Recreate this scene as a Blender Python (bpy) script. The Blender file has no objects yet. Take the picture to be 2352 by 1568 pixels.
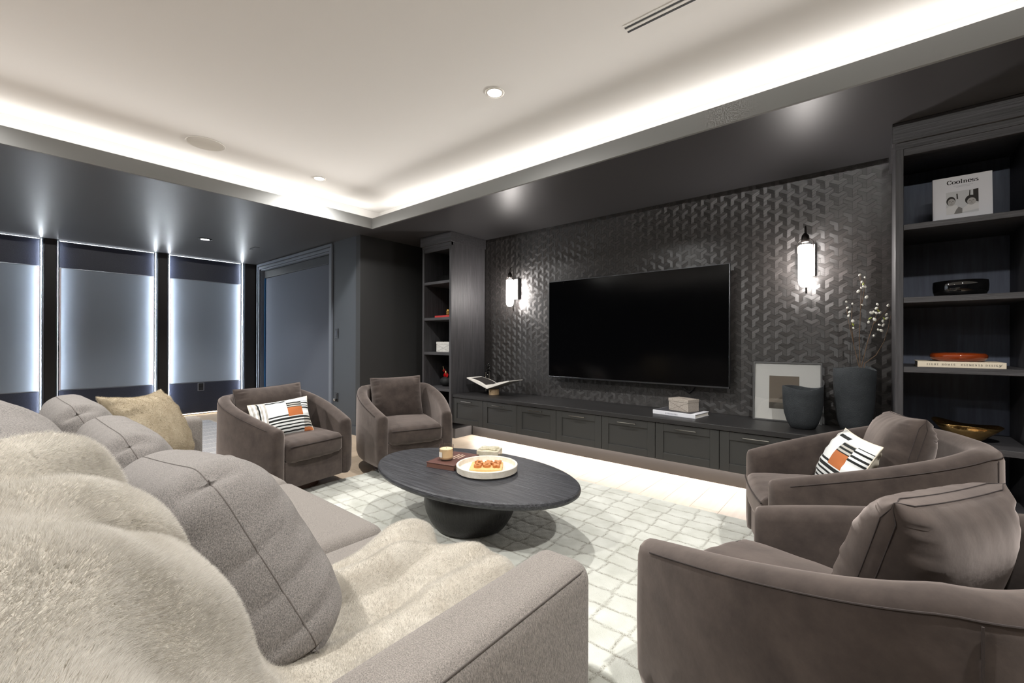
import bpy, bmesh, math, random
import numpy as np
from mathutils import Matrix, Vector
R = math.radians
random.seed(7); rng = np.random.default_rng(11)
scene = bpy.context.scene
COL = scene.collection

# ------------------------------------------------------------------ camera, world, large lights, exposure
YAW, PITCH, ROLL, H = R(39.7747), R(0.0934), R(0.1693), 1.17
fw = Vector((-math.sin(YAW)*math.cos(PITCH), math.cos(YAW)*math.cos(PITCH), math.sin(PITCH)))
rt = Vector((math.cos(YAW), math.sin(YAW), 0)); up = rt.cross(fw)
r2 = rt*math.cos(ROLL) + up*math.sin(ROLL); u2 = -rt*math.sin(ROLL) + up*math.cos(ROLL)
cam = bpy.data.objects.new('camera', bpy.data.cameras.new('camera')); COL.objects.link(cam)
m = Matrix.Identity(4)
for i in range(3):
    m[i][0], m[i][1], m[i][2] = r2[i], u2[i], -fw[i]
m[2][3] = H
cam.matrix_world = m
cam.data.sensor_width = 36; cam.data.lens = 986.395/2352*36
cam.data.clip_start = 0.02; cam.data.clip_end = 60
scene.camera = cam
scene.view_settings.view_transform = 'Standard'; scene.view_settings.look = 'None'
scene.view_settings.gamma = 1; scene.view_settings.exposure = 0.0
scene.cycles.use_denoising = True
scene.cycles.max_bounces = 6; scene.cycles.diffuse_bounces = 3; scene.cycles.glossy_bounces = 4
scene.cycles.transmission_bounces = 6; scene.cycles.sample_clamp_indirect = 4.0
scene.cycles.caustics_reflective = False; scene.cycles.caustics_refractive = False
w = bpy.data.worlds.new('world'); scene.world = w; w.use_nodes = True
w.node_tree.nodes['Background'].inputs[0].default_value = (0.8, 0.88, 1, 1)
w.node_tree.nodes['Background'].inputs[1].default_value = 0.02

def area(name, loc, direction, sx, sy, watts, color, spread=180):
    l = bpy.data.lights.new(name, 'AREA'); l.shape = 'RECTANGLE'; l.size = sx; l.size_y = sy
    l.energy = watts; l.color = color; l.spread = R(spread)
    o = bpy.data.objects.new(name, l); COL.objects.link(o); o.location = loc
    o.rotation_euler = Vector(direction).to_track_quat('-Z', 'Y').to_euler()
    return o
COVE = (1.0, 0.975, 0.94); CW = 1.9; CW2 = 1.6
# LED strips lying in the ceiling cove: a weak row shining up, a strong row thrown across the ceiling
def strip(mid_, along, inward, L):
    for watts, z, off, vec, spread in ((CW, 2.60, 0.0, Vector(inward)*.25+Vector((0, 0, 1)), 180), (CW2, 2.668, -.055, Vector(inward)+Vector((0, 0, .05)), 20)):
        d = vec.normalized(); X = Vector(along); Y = d.cross(X)
        o = area('cove_strip', Vector((mid_[0], mid_[1], z))+Vector(inward)*off, d, L, .025, watts*L, COVE, spread)
        Mx = Matrix((X, Y*-1, d*-1)).transposed(); o.rotation_euler = Mx.to_euler()
strip((-0.75, 2.97), (1, 0, 0), (0, -1, 0), 7.4)
strip((-0.75, -2.64), (1, 0, 0), (0, 1, 0), 7.4)
strip((-4.64, 0.16), (0, 1, 0), (1, 0, 0), 5.5)
strip((3.14, 0.16), (0, 1, 0), (-1, 0, 0), 5.5)
# LED strip under the floating cabinets
UC = area('cabinet_strip', (-1.875, 3.825, 0.190), (0, -0.35, -1), 3.9, 0.02, 23.0, (1.0, 0.98, 0.97))

DOWN = [(-4.205, 2.05), (-1.874, 2.068), (0.60, 1.22), (-4.2, -0.5), (-1.874, -0.5), (0.75, -1.6)]  # last one is an added, unseen fill behind the camera for the bookcase
DOWN_W = 168.0
ZC = 2.79          # white ceiling
ZS = 2.50          # dark soffit

# ------------------------------------------------------------------ materials
def lin(c):
    return tuple(((v/255)/12.92 if v/255 <= 0.04045 else ((v/255+0.055)/1.055)**2.4) for v in c[:3])
MATS = {}
def mat(name, col, rough=0.5, metal=0.0, spec=0.5, sheen=0.0, sheen_col=None, coat=0.0, trans=0.0, ior=1.45,
        emit=None, strength=0.0, noise=None, bump=None, col2=None, mix_scale=None, aniso=0.0, coord='Object', sss=0.0):
    """noise=(scale xyz, detail) mixes col->col2 ; bump=(scale xyz, strength, detail)"""
    if name in MATS: return MATS[name]
    M = bpy.data.materials.new(name); M.use_nodes = True; nt = M.node_tree; b = nt.nodes['Principled BSDF']
    c = lin(col)
    b.inputs['Base Color'].default_value = (*c, 1); b.inputs['Roughness'].default_value = rough
    b.inputs['Metallic'].default_value = metal; b.inputs['Specular IOR Level'].default_value = spec
    b.inputs['Sheen Weight'].default_value = sheen; b.inputs['IOR'].default_value = ior
    b.inputs['Coat Weight'].default_value = coat; b.inputs['Transmission Weight'].default_value = trans
    if sheen_col: b.inputs['Sheen Tint'].default_value = (*lin(sheen_col), 1)
    if sss: b.inputs['Subsurface Weight'].default_value = sss
    if emit:
        b.inputs['Emission Color'].default_value = (*emit, 1); b.inputs['Emission Strength'].default_value = strength
    tc = None
    def coords(sc):
        nonlocal tc
        if tc is None: tc = nt.nodes.new('ShaderNodeTexCoord')
        mp = nt.nodes.new('ShaderNodeMapping'); nt.links.new(tc.outputs[coord], mp.inputs[0])
        mp.inputs['Scale'].default_value = sc if isinstance(sc, tuple) else (sc, sc, sc)
        return mp.outputs[0]
    if noise:
        n = nt.nodes.new('ShaderNodeTexNoise'); n.inputs['Scale'].default_value = 1; n.inputs['Detail'].default_value = noise[1]
        n.inputs['Roughness'].default_value = 0.65
        nt.links.new(coords(noise[0]), n.inputs['Vector'])
        rp = nt.nodes.new('ShaderNodeValToRGB'); rp.color_ramp.elements[0].position = 0.32; rp.color_ramp.elements[1].position = 0.68
        rp.color_ramp.elements[0].color = (*c, 1); rp.color_ramp.elements[1].color = (*lin(col2), 1)
        nt.links.new(n.outputs['Fac'], rp.inputs[0]); nt.links.new(rp.outputs[0], b.inputs['Base Color'])
    if bump:
        n = nt.nodes.new('ShaderNodeTexNoise'); n.inputs['Scale'].default_value = 1; n.inputs['Detail'].default_value = bump[2]
        nt.links.new(coords(bump[0]), n.inputs['Vector'])
        bp = nt.nodes.new('ShaderNodeBump'); bp.inputs['Strength'].default_value = bump[1]; bp.inputs['Distance'].default_value = 0.01
        nt.links.new(n.outputs['Fac'], bp.inputs['Height']); nt.links.new(bp.outputs[0], b.inputs['Normal'])
    MATS[name] = M
    return M

paint_white = mat('ceiling_paint', (224, 221, 217), 0.9)
paint_fascia = mat('fascia_paint', (122, 122, 120), 0.75)
paint_soffit = mat('soffit_paint', (72, 71, 73), 0.38, spec=0.5)
paint_wall = mat('wall_paint', (66, 70, 75), 0.55)
paint_dark = mat('alcove_paint', (50, 50, 50), 0.6)
stain = mat('stained_oak', (52, 51, 53), 0.5, noise=((60, 60, 3), 6), col2=(74, 73, 75), bump=((120, 120, 5), 0.25, 4))
stain_h = mat('stained_oak_horizontal', (52, 51, 53), 0.5, noise=((3, 60, 60), 6), col2=(76, 75, 77), bump=((5, 120, 120), 0.25, 4))
lacquer = mat('cabinet_lacquer', (50, 50, 49), 0.42)
counter = mat('cabinet_top_oak', (34, 33, 34), 0.42, noise=((3, 70, 70), 5), col2=(44, 43, 43))
chrome = mat('polished_nickel', (200, 198, 195), 0.16, 1.0)
blackmetal = mat('dark_bronze', (44, 40, 38), 0.35, 0.8)
plate_m = mat('sconce_plate', (128, 127, 126), 0.55, 0.5)
alu = mat('brushed_aluminium', (150, 155, 165), 0.35, 1.0)
kick = mat('kick_board', (70, 66, 64), 0.5)
leather = mat('panel_leather', (52, 56, 70), 0.36, noise=((90, 90, 90), 4), col2=(40, 44, 58), bump=((260, 260, 260), 0.2, 2))
panelfab = mat('panel_fabric', (146, 156, 168), 0.7, bump=((350, 350, 350), 0.08, 2))
panelside = mat('panel_edge', (120, 108, 104), 0.7)
pillarm = mat('pilaster_black', (40, 38, 38), 0.5)
shade_f = mat('blind_fabric', (94, 100, 111), 0.85, bump=((500, 500, 500), 0.08, 2))
jamb_p = mat('door_casing_paint', (108, 114, 124), 0.5)
ledcool = mat('led_cool', (255, 255, 255), 0.5, emit=(0.86, 0.93, 1.0), strength=100.0)
ledtop = mat('led_cool_top', (255, 255, 255), 0.5, emit=(0.86, 0.93, 1.0), strength=4.5)
lampcore = mat('lamp_white', (255, 255, 255), 0.5, emit=(1.0, 0.97, 0.95), strength=30.0)
tubeglow = mat('lamp_tube', (255, 255, 255), 0.4, emit=(1.0, 0.94, 0.90), strength=80.0)
plastic_w = mat('white_plastic', (205, 200, 192), 0.6)
plastic_k = mat('black_plastic', (24, 25, 28), 0.4)
blk = mat('void_black', (8, 8, 8), 0.8)
screen = mat('screen_glass', (3, 3, 4), 0.13, spec=0.22)
bezel = mat('bezel_steel', (96, 98, 102), 0.3, 1.0)
sofa_f = mat('sofa_linen', (98, 93, 89), 0.95, sheen=0.15, sheen_col=(230, 225, 220), noise=((520, 520, 150), 2), col2=(146, 139, 132), bump=((700, 700, 260), 0.35, 2))
cush_f = mat('cushion_linen', (90, 87, 85), 0.95, sheen=0.15, sheen_col=(230, 225, 220), noise=((520, 520, 150), 2), col2=(140, 134, 129), bump=((700, 700, 260), 0.35, 2))
seam_f = mat('seam_thread', (88, 82, 78), 0.9)
velvet = mat('taupe_velvet', (46, 39, 36), 0.85, spec=0.2, sheen=0.8, sheen_col=(190, 178, 172), noise=((9, 9, 9), 6), col2=(70, 61, 56), bump=((16, 16, 16), 0.16, 5))
velvet_seam = mat('velvet_seam', (54, 47, 45), 0.9)
fur_a = mat('fur_base', (170, 162, 149), 0.95, noise=((9, 9, 9), 5), col2=(188, 182, 171))
fur_b = mat('fur_strand', (190, 185, 176), 0.95, noise=((10, 10, 10), 5), col2=(212, 208, 201))
def lighten(M, fac):
    nt = M.node_tree; b = nt.nodes['Principled BSDF']; tl = nt.nodes.new('ShaderNodeBsdfTranslucent'); mx = nt.nodes.new('ShaderNodeMixShader'); mx.inputs[0].default_value = fac
    if b.inputs['Base Color'].links: nt.links.new(b.inputs['Base Color'].links[0].from_socket, tl.inputs[0])
    nt.links.new(b.outputs[0], mx.inputs[1]); nt.links.new(tl.outputs[0], mx.inputs[2]); nt.links.new(mx.outputs[0], nt.nodes['Material Output'].inputs[0])
lighten(fur_b, .38)
fur_c = mat('pillow_fur_base', (156, 143, 120), 0.95, noise=((12, 12, 12), 5), col2=(180, 168, 146))
fur_d = mat('pillow_fur_strand', (168, 155, 132), 0.9, noise=((16, 16, 16), 4), col2=(194, 183, 162))
lighten(fur_d, .4)
walnut = mat('swivel_plinth', (74, 44, 26), 0.5)
tabletop_m = mat('ebonised_oak', (27, 27, 30), 0.42, noise=((5, 110, 110), 6), col2=(70, 71, 75), bump=((6, 160, 160), 0.3, 4))
tablebase_m = mat('ebonised_oak_base', (26, 25, 25), 0.42, noise=((60, 60, 6), 5), col2=(42, 41, 41), bump=((120, 120, 6), 0.3, 4))
travertine = mat('travertine', (214, 205, 188), 0.55, noise=((30, 30, 30), 8), col2=(232, 226, 214), bump=((60, 60, 60), 0.15, 3))
pale_wood = mat('pale_wood', (222, 172, 112), 0.5, noise=((10, 80, 80), 4), col2=(234, 190, 132))
tan_wood = mat('tan_wood', (176, 112, 62), 0.5, noise=((10, 80, 80), 4), col2=(198, 134, 82))
wax = mat('candle_wax', (246, 222, 182), 0.5, sss=0.0)
glass = mat('clear_glass', (250, 248, 244), 0.02, trans=1.0, ior=1.45)
amber = mat('amber_glass', (190, 78, 22), 0.05, trans=0.85, ior=1.45)
blackglass = mat('black_glass', (10, 10, 11), 0.04, spec=0.7, coat=0.5)
brown_cover = mat('brown_cover', (88, 58, 52), 0.5)
paper = mat('paper', (226, 222, 214), 0.85)
white_cover = mat('white_cover', (226, 227, 232), 0.5)
cream_cover = mat('cream_cover', (224, 212, 190), 0.6)
ink = mat('ink', (28, 27, 30), 0.7)
ink_grey = mat('ink_grey', (168, 168, 178), 0.7)
ink_gold = mat('ink_gold', (186, 160, 140), 0.5)
onyx = mat('onyx', (176, 172, 146), 0.25, noise=((22, 22, 22), 7), col2=(226, 216, 196), coat=0.3)
shagreen = mat('shagreen', (150, 140, 130), 0.6, noise=((160, 160, 160), 3), col2=(190, 182, 172), bump=((220, 220, 220), 0.3, 2))
inlay = mat('shagreen_line', (96, 90, 84), 0.6)
stone_k = mat('charcoal_stoneware', (40, 44, 47), 0.8, noise=((5, 5, 5), 6), col2=(60, 64, 67), bump=((190, 190, 190), 0.45, 2))
brass = mat('hammered_brass', (236, 196, 128), 0.2, 1.0, bump=((26, 26, 26), 0.55, 2))
gold = mat('satin_gold', (208, 160, 90), 0.25, 1.0)
red_cover = mat('red_cover', (190, 62, 60), 0.55)
red_glossy = mat('red_spathe', (196, 18, 24), 0.18, coat=0.5)
yellow_m = mat('spadix', (236, 206, 150), 0.6)
marble_w = mat('white_shagreen', (206, 204, 198), 0.5, noise=((40, 40, 40), 5), col2=(226, 225, 220))
bud_w = mat('willow_bud', (236, 234, 224), 0.9)
leaf_g = mat('young_leaf', (150, 160, 70), 0.6)
twig = mat('twig', (104, 84, 66), 0.8)
frame_m = mat('frame_grey', (84, 84, 84), 0.6)
matboard = mat('mat_board', (214, 214, 210), 0.9)
art_t = mat('art_taupe', (120, 110, 98), 0.9)
art_k = mat('art_black', (40, 38, 36), 0.9)
rug2_m = mat('flatweave', (150, 148, 150), 0.95, noise=((10, 260, 10), 3), col2=(200, 198, 198))
fringe_w = mat('cream_thread', (225, 222, 216), 0.95)
p_white = mat('pillow_white', (226, 228, 226), 0.95, bump=((400, 400, 400), 0.2, 2))
p_black = mat('pillow_black', (30, 32, 31), 0.95)
p_rust = mat('pillow_rust', (178, 104, 58), 0.95)
p_grey = mat('pillow_grey', (176, 172, 164), 0.95)
p_cream = mat('pillow_back_linen', (218, 210, 192), 0.95)
photo_l = mat('print_light', (206, 208, 210), 0.7); photo_m = mat('print_mid', (128, 126, 124), 0.7); photo_d = mat('print_dark', (46, 42, 40), 0.7)
shadow_gap = mat('shadow_gap', (14, 14, 15), 0.8)

def thin_glass(name, tint=(255, 255, 255), rough=0.01, refl=0.12):
    M = bpy.data.materials.new(name); M.use_nodes = True; nt = M.node_tree; nt.nodes.remove(nt.nodes['Principled BSDF'])
    tr = nt.nodes.new('ShaderNodeBsdfTransparent'); tr.inputs[0].default_value = (*lin(tint), 1)
    gl = nt.nodes.new('ShaderNodeBsdfGlossy'); gl.inputs['Roughness'].default_value = rough
    lw = nt.nodes.new('ShaderNodeLayerWeight'); lw.inputs[0].default_value = 0.5
    pw_ = nt.nodes.new('ShaderNodeMath'); pw_.operation = 'POWER'; pw_.inputs[1].default_value = 4; nt.links.new(lw.outputs['Facing'], pw_.inputs[0])
    ma = nt.nodes.new('ShaderNodeMath'); ma.operation = 'MULTIPLY_ADD'; ma.inputs[1].default_value = 0.7; ma.inputs[2].default_value = refl*.2; nt.links.new(pw_.outputs[0], ma.inputs[0])
    mx = nt.nodes.new('ShaderNodeMixShader'); nt.links.new(ma.outputs[0], mx.inputs[0]); nt.links.new(tr.outputs[0], mx.inputs[1]); nt.links.new(gl.outputs[0], mx.inputs[2])
    nt.links.new(mx.outputs[0], nt.nodes['Material Output'].inputs[0]); MATS[name] = M
    return M
glass = thin_glass('tumbler_glass', (255, 252, 248), .02, .2)
print_glass = thin_glass('print_glass', (252, 252, 252), .01, .35)
acrylic = thin_glass('acrylic', (240, 240, 240), .02, .3)
lamp_glass = thin_glass('lamp_glass', (255, 255, 255), .02, .2)
amber = mat('amber_dish_glass', (150, 62, 22), .06, coat=.6, trans=.25)
# oak planks (plank tone varies by object)
def plank_mat():
    M = bpy.data.materials.new('pale_oak'); M.use_nodes = True; nt = M.node_tree; b = nt.nodes['Principled BSDF']
    tc = nt.nodes.new('ShaderNodeTexCoord'); mp = nt.nodes.new('ShaderNodeMapping'); mp.inputs['Scale'].default_value = (38, 2.2, 10)
    nt.links.new(tc.outputs['Object'], mp.inputs[0])
    oi = nt.nodes.new('ShaderNodeObjectInfo'); ad = nt.nodes.new('ShaderNodeVectorMath'); ad.operation = 'ADD'
    sc = nt.nodes.new('ShaderNodeMath'); sc.operation = 'MULTIPLY'; sc.inputs[1].default_value = 40
    nt.links.new(oi.outputs['Random'], sc.inputs[0]); nt.links.new(mp.outputs[0], ad.inputs[0]); nt.links.new(sc.outputs[0], ad.inputs[1])
    n = nt.nodes.new('ShaderNodeTexNoise'); n.inputs['Scale'].default_value = 1; n.inputs['Detail'].default_value = 5; nt.links.new(ad.outputs[0], n.inputs['Vector'])
    rp = nt.nodes.new('ShaderNodeValToRGB'); rp.color_ramp.elements[0].color = (*lin((182, 160, 136)), 1); rp.color_ramp.elements[1].color = (*lin((208, 190, 168)), 1)
    nt.links.new(n.outputs['Fac'], rp.inputs[0])
    hs = nt.nodes.new('ShaderNodeHueSaturation'); mr = nt.nodes.new('ShaderNodeMapRange'); mr.inputs['To Min'].default_value = 0.9; mr.inputs['To Max'].default_value = 1.08
    nt.links.new(oi.outputs['Random'], mr.inputs['Value']); nt.links.new(mr.outputs[0], hs.inputs['Value']); nt.links.new(rp.outputs[0], hs.inputs['Color'])
    nt.links.new(hs.outputs[0], b.inputs['Base Color']); b.inputs['Roughness'].default_value = 0.42
    bp = nt.nodes.new('ShaderNodeBump'); bp.inputs['Strength'].default_value = 0.12; bp.inputs['Distance'].default_value = 0.004
    nt.links.new(n.outputs['Fac'], bp.inputs['Height']); nt.links.new(bp.outputs[0], b.inputs['Normal'])
    return M
oak = plank_mat()

# dark veneer with its grain along U, satin along the fibre
def veneer_mat(name, tone):
    M = bpy.data.materials.new(name); M.use_nodes = True; nt = M.node_tree; b = nt.nodes['Principled BSDF']
    uv = nt.nodes.new('ShaderNodeUVMap'); uv.uv_map = 'UVMap'
    oi = nt.nodes.new('ShaderNodeObjectInfo'); ge = nt.nodes.new('ShaderNodeNewGeometry')
    a = nt.nodes.new('ShaderNodeMath'); a.operation = 'ADD'; nt.links.new(oi.outputs['Random'], a.inputs[0]); nt.links.new(ge.outputs['Random Per Island'], a.inputs[1])
    fr = nt.nodes.new('ShaderNodeMath'); fr.operation = 'FRACT'; nt.links.new(a.outputs[0], fr.inputs[0])
    mp = nt.nodes.new('ShaderNodeMapping'); mp.inputs['Scale'].default_value = (7, 330, 1); nt.links.new(uv.outputs[0], mp.inputs[0])
    k = nt.nodes.new('ShaderNodeMath'); k.operation = 'MULTIPLY'; k.inputs[1].default_value = 57; nt.links.new(fr.outputs[0], k.inputs[0])
    ad = nt.nodes.new('ShaderNodeVectorMath'); nt.links.new(mp.outputs[0], ad.inputs[0]); nt.links.new(k.outputs[0], ad.inputs[1])
    n = nt.nodes.new('ShaderNodeTexNoise'); n.inputs['Scale'].default_value = 1; n.inputs['Detail'].default_value = 3; nt.links.new(ad.outputs[0], n.inputs['Vector'])
    rp = nt.nodes.new('ShaderNodeValToRGB'); rp.color_ramp.elements[0].position = .3; rp.color_ramp.elements[1].position = .75
    rp.color_ramp.elements[0].color = (*lin((26, 25, 24)), 1); rp.color_ramp.elements[1].color = (*lin((66, 63, 62)), 1)
    nt.links.new(n.outputs['Fac'], rp.inputs[0])
    hs = nt.nodes.new('ShaderNodeHueSaturation'); mr = nt.nodes.new('ShaderNodeMapRange'); mr.inputs['To Min'].default_value = 0.82*tone; mr.inputs['To Max'].default_value = 1.16*tone
    nt.links.new(fr.outputs[0], mr.inputs['Value']); nt.links.new(mr.outputs[0], hs.inputs['Value']); nt.links.new(rp.outputs[0], hs.inputs['Color'])
    nt.links.new(hs.outputs[0], b.inputs['Base Color'])
    tg = nt.nodes.new('ShaderNodeTangent'); tg.direction_type = 'UV_MAP'; tg.uv_map = 'UVMap'; nt.links.new(tg.outputs[0], b.inputs['Tangent'])
    b.inputs['Roughness'].default_value = 0.42; b.inputs['Anisotropic'].default_value = 0.85; b.inputs['Anisotropic Rotation'].default_value = 0.25; b.inputs['Specular IOR Level'].default_value = 0.75
    return M
veneers = [veneer_mat('veneer_rising_grain', 1.22), veneer_mat('veneer_falling_grain', 0.72), veneer_mat('veneer_level_grain', 0.95)]

# cream tufted rug, thin grey-brown lines drawn in the pile
def rug_mat():
    M = bpy.data.materials.new('cream_wool'); M.use_nodes = True; nt = M.node_tree; b = nt.nodes['Principled BSDF']
    at = nt.nodes.new('ShaderNodeAttribute'); at.attribute_name = 'line'
    tc = nt.nodes.new('ShaderNodeTexCoord')
    n = nt.nodes.new('ShaderNodeTexNoise'); n.inputs['Scale'].default_value = 6; n.inputs['Detail'].default_value = 6; nt.links.new(tc.outputs['Object'], n.inputs['Vector'])
    n2 = nt.nodes.new('ShaderNodeTexNoise'); n2.inputs['Scale'].default_value = 190; n2.inputs['Detail'].default_value = 3; nt.links.new(tc.outputs['Object'], n2.inputs['Vector'])
    rp = nt.nodes.new('ShaderNodeValToRGB'); rp.color_ramp.elements[0].position = .3; rp.color_ramp.elements[1].position = .7
    rp.color_ramp.elements[0].color = (*lin((186, 187, 177)), 1); rp.color_ramp.elements[1].color = (*lin((210, 211, 203)), 1)
    nt.links.new(n.outputs['Fac'], rp.inputs[0])
    mx = nt.nodes.new('ShaderNodeMix'); mx.data_type = 'RGBA'; mx.inputs[7].default_value = (*lin((112, 106, 92)), 1)
    r3 = nt.nodes.new('ShaderNodeMapRange'); r3.inputs['From Min'].default_value = .3; r3.inputs['From Max'].default_value = .62; nt.links.new(n2.outputs['Fac'], r3.inputs['Value'])
    mm = nt.nodes.new('ShaderNodeMath'); mm.operation = 'MULTIPLY'; nt.links.new(at.outputs['Fac'], mm.inputs[0]); nt.links.new(r3.outputs[0], mm.inputs[1])
    nt.links.new(mm.outputs[0], mx.inputs[0]); nt.links.new(rp.outputs[0], mx.inputs[6]); nt.links.new(mx.outputs[2], b.inputs['Base Color'])
    b.inputs['Roughness'].default_value = 0.98; b.inputs['Sheen Weight'].default_value = 0.2
    bp = nt.nodes.new('ShaderNodeBump'); bp.inputs['Strength'].default_value = 0.5; bp.inputs['Distance'].default_value = 0.006
    nt.links.new(n2.outputs['Fac'], bp.inputs['Height']); nt.links.new(bp.outputs[0], b.inputs['Normal'])
    return M
wool = rug_mat()

# ------------------------------------------------------------------ mesh helpers
def tag(o, label=None, cat=None, group=None, kind=None):
    if label: o['label'] = label
    if cat: o['category'] = cat
    if group: o['group'] = group
    if kind: o['kind'] = kind
    return o
def thing(name, label, cat, loc=(0, 0, 0), rz=0.0, group=None):
    o = bpy.data.objects.new(name, None); COL.objects.link(o); o.location = loc; o.rotation_euler = (0, 0, rz)
    o.empty_display_size = 0.05
    return tag(o, label, cat, group)
def origin(o):
    v = Vector((0, 0, 0))
    while o is not None: v += Vector(o.location); o = o.parent
    return v
def add(name, vf, material, parent=None, smooth=False, world=True, uv=None, mats=None, midx=None, base=None):
    """mesh object from (verts, faces); world=True: verts are in world space and are moved into the parent's space"""
    v, f = vf
    v = np.asarray(v, float)
    off = np.zeros(3)
    if parent is not None and world: off = np.array(origin(parent))
    loc = (0, 0, 0)
    if base is not None: loc = tuple(np.array(base) - off)
    elif parent is None and world:
        loc = ((v[:, 0].min()+v[:, 0].max())/2, (v[:, 1].min()+v[:, 1].max())/2, v[:, 2].min())
    v = v - off - np.array(loc)
    me = bpy.data.meshes.new(name); me.from_pydata(v.tolist(), [], [list(map(int, q)) for q in f])
    for mm in (mats or [material]): me.materials.append(mm)
    if midx is not None: me.polygons.foreach_set('material_index', np.asarray(midx, dtype=np.int32))
    if smooth: me.polygons.foreach_set('use_smooth', np.ones(len(me.polygons), dtype=bool))
    if uv is not None:
        l = me.uv_layers.new(name='UVMap'); l.data.foreach_set('uv', np.asarray(uv, dtype=np.float32).ravel())
    me.update()
    o = bpy.data.objects.new(name, me); COL.objects.link(o); o.parent = parent; o.location = loc
    return o
def inst(src, parent=None, loc=None, rot=None):
    c = src.copy(); COL.objects.link(c); c.parent = parent
    if loc is not None: c.location = loc
    if rot is not None: c.rotation_euler = rot
    return c
def copy_tree(o, parent=None):
    c = o.copy(); COL.objects.link(c); c.parent = parent
    for ch in list(o.children): copy_tree(ch, c)
    return c
def merge(*parts):
    V, F, n = [], [], 0
    for v, f in parts:
        v = np.asarray(v, float); V.append(v); F += [[i+n for i in q] for q in f]; n += len(v)
    return np.vstack(V), F
def xf(vf, loc=(0, 0, 0), rx=0, ry=0, rz=0, s=1.0):
    v, f = vf
    M = Matrix.Translation(loc) @ Matrix.Rotation(rz, 4, 'Z') @ Matrix.Rotation(ry, 4, 'Y') @ Matrix.Rotation(rx, 4, 'X')
    A = np.array(M)
    return (np.asarray(v, float)*s) @ A[:3, :3].T + A[:3, 3], f
def box(x0, x1, y0, y1, z0, z1):
    v = [(x, y, z) for z in (z0, z1) for y in (y0, y1) for x in (x0, x1)]
    return np.array(v, float), [(0, 2, 3, 1), (4, 5, 7, 6), (0, 1, 5, 4), (2, 6, 7, 3), (0, 4, 6, 2), (1, 3, 7, 5)]
def rbox(x0, x1, y0, y1, z0, z1, r=0.004, seg=2):
    bm = bmesh.new(); v, f = box(x0, x1, y0, y1, z0, z1)
    vs = [bm.verts.new(p) for p in v]
    for q in f: bm.faces.new([vs[i] for i in q])
    bmesh.ops.bevel(bm, geom=list(bm.edges), offset=r, segments=seg, profile=0.5, affect='EDGES')
    bm.verts.index_update()
    out = (np.array([p.co[:] for p in bm.verts]), [[q.index for q in fc.verts] for fc in bm.faces]); bm.free()
    return out
def prism(poly, y0, y1, axis='y'):
    """extrude a 2-D polygon (x,z) along y, or (x,y) along z"""
    n = len(poly)
    if axis == 'y': v = [(p[0], y0, p[1]) for p in poly] + [(p[0], y1, p[1]) for p in poly]
    elif axis == 'z': v = [(p[0], p[1], y0) for p in poly] + [(p[0], p[1], y1) for p in poly]
    else: v = [(y0, p[0], p[1]) for p in poly] + [(y1, p[0], p[1]) for p in poly]
    f = [list(range(n)), list(range(2*n-1, n-1, -1))] + [[i, i+n, (i+1) % n+n, (i+1) % n] for i in range(n)]
    return np.array(v, float), f
def lathe(prof, n=32, c=(0, 0, 0), sx=1.0, sy=1.0, wob=None):
    """prof: [(r,z)], closed with poles when r==0"""
    V, F, rings = [], [], []
    for r, z in prof:
        if r <= 1e-6: rings.append([len(V)]); V.append((c[0], c[1], c[2]+z)); continue
        ring = []
        for i in range(n):
            a = 2*math.pi*i/n; dz = wob(a, r, z) if wob else 0
            ring.append(len(V)); V.append((c[0]+sx*r*math.cos(a), c[1]+sy*r*math.sin(a), c[2]+z+dz))
        rings.append(ring)
    for a, b in zip(rings[:-1], rings[1:]):
        for i in range(n):
            j = (i+1) % n
            if len(a) == 1: F.append([a[0], b[j], b[i]])
            elif len(b) == 1: F.append([a[i], a[j], b[0]])
            else: F.append([a[i], a[j], b[j], b[i]])
    return np.array(V, float), F
def tube(pts, r=0.004, n=8, closed=False):
    pts = [Vector(p) for p in pts]; V, F = [], []; m = len(pts)
    prev = None
    for i, p in enumerate(pts):
        a = pts[(i-1) % m] if (closed or i > 0) else p; b = pts[(i+1) % m] if (closed or i < m-1) else p
        t = (b-a).normalized()
        if prev is None:
            u = t.orthogonal().normalized()
        else:
            u = (prev - t*prev.dot(t))
            u = u.normalized() if u.length > 1e-6 else t.orthogonal().normalized()
        prev = u; w_ = t.cross(u)
        rr = r[i] if isinstance(r, (list, tuple, np.ndarray)) else r
        for k in range(n):
            an = 2*math.pi*k/n; V.append(p + (u*math.cos(an) + w_*math.sin(an))*rr)
    lim = m if closed else m-1
    for i in range(lim):
        for k in range(n):
            a = i*n+k; b = i*n+(k+1) % n; c = ((i+1) % m)*n+(k+1) % n; d = ((i+1) % m)*n+k
            F.append([a, b, c, d])
    if not closed: F.append(list(range(n))[::-1]); F.append([(m-1)*n+k for k in range(n)])
    return np.array([v[:] for v in V]), F
def fill_noise(v, amp, freq, seed=0):
    """smooth pseudo-noise from sines"""
    r = np.random.default_rng(seed); out = np.zeros(len(v))
    for k in range(7):
        d = r.normal(size=3); d /= np.linalg.norm(d); f = freq*(0.6+1.6*r.random()); out += np.sin(v @ d*f + r.random()*6.28)/(1+0.35*k)
    return amp*out/3.0
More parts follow.
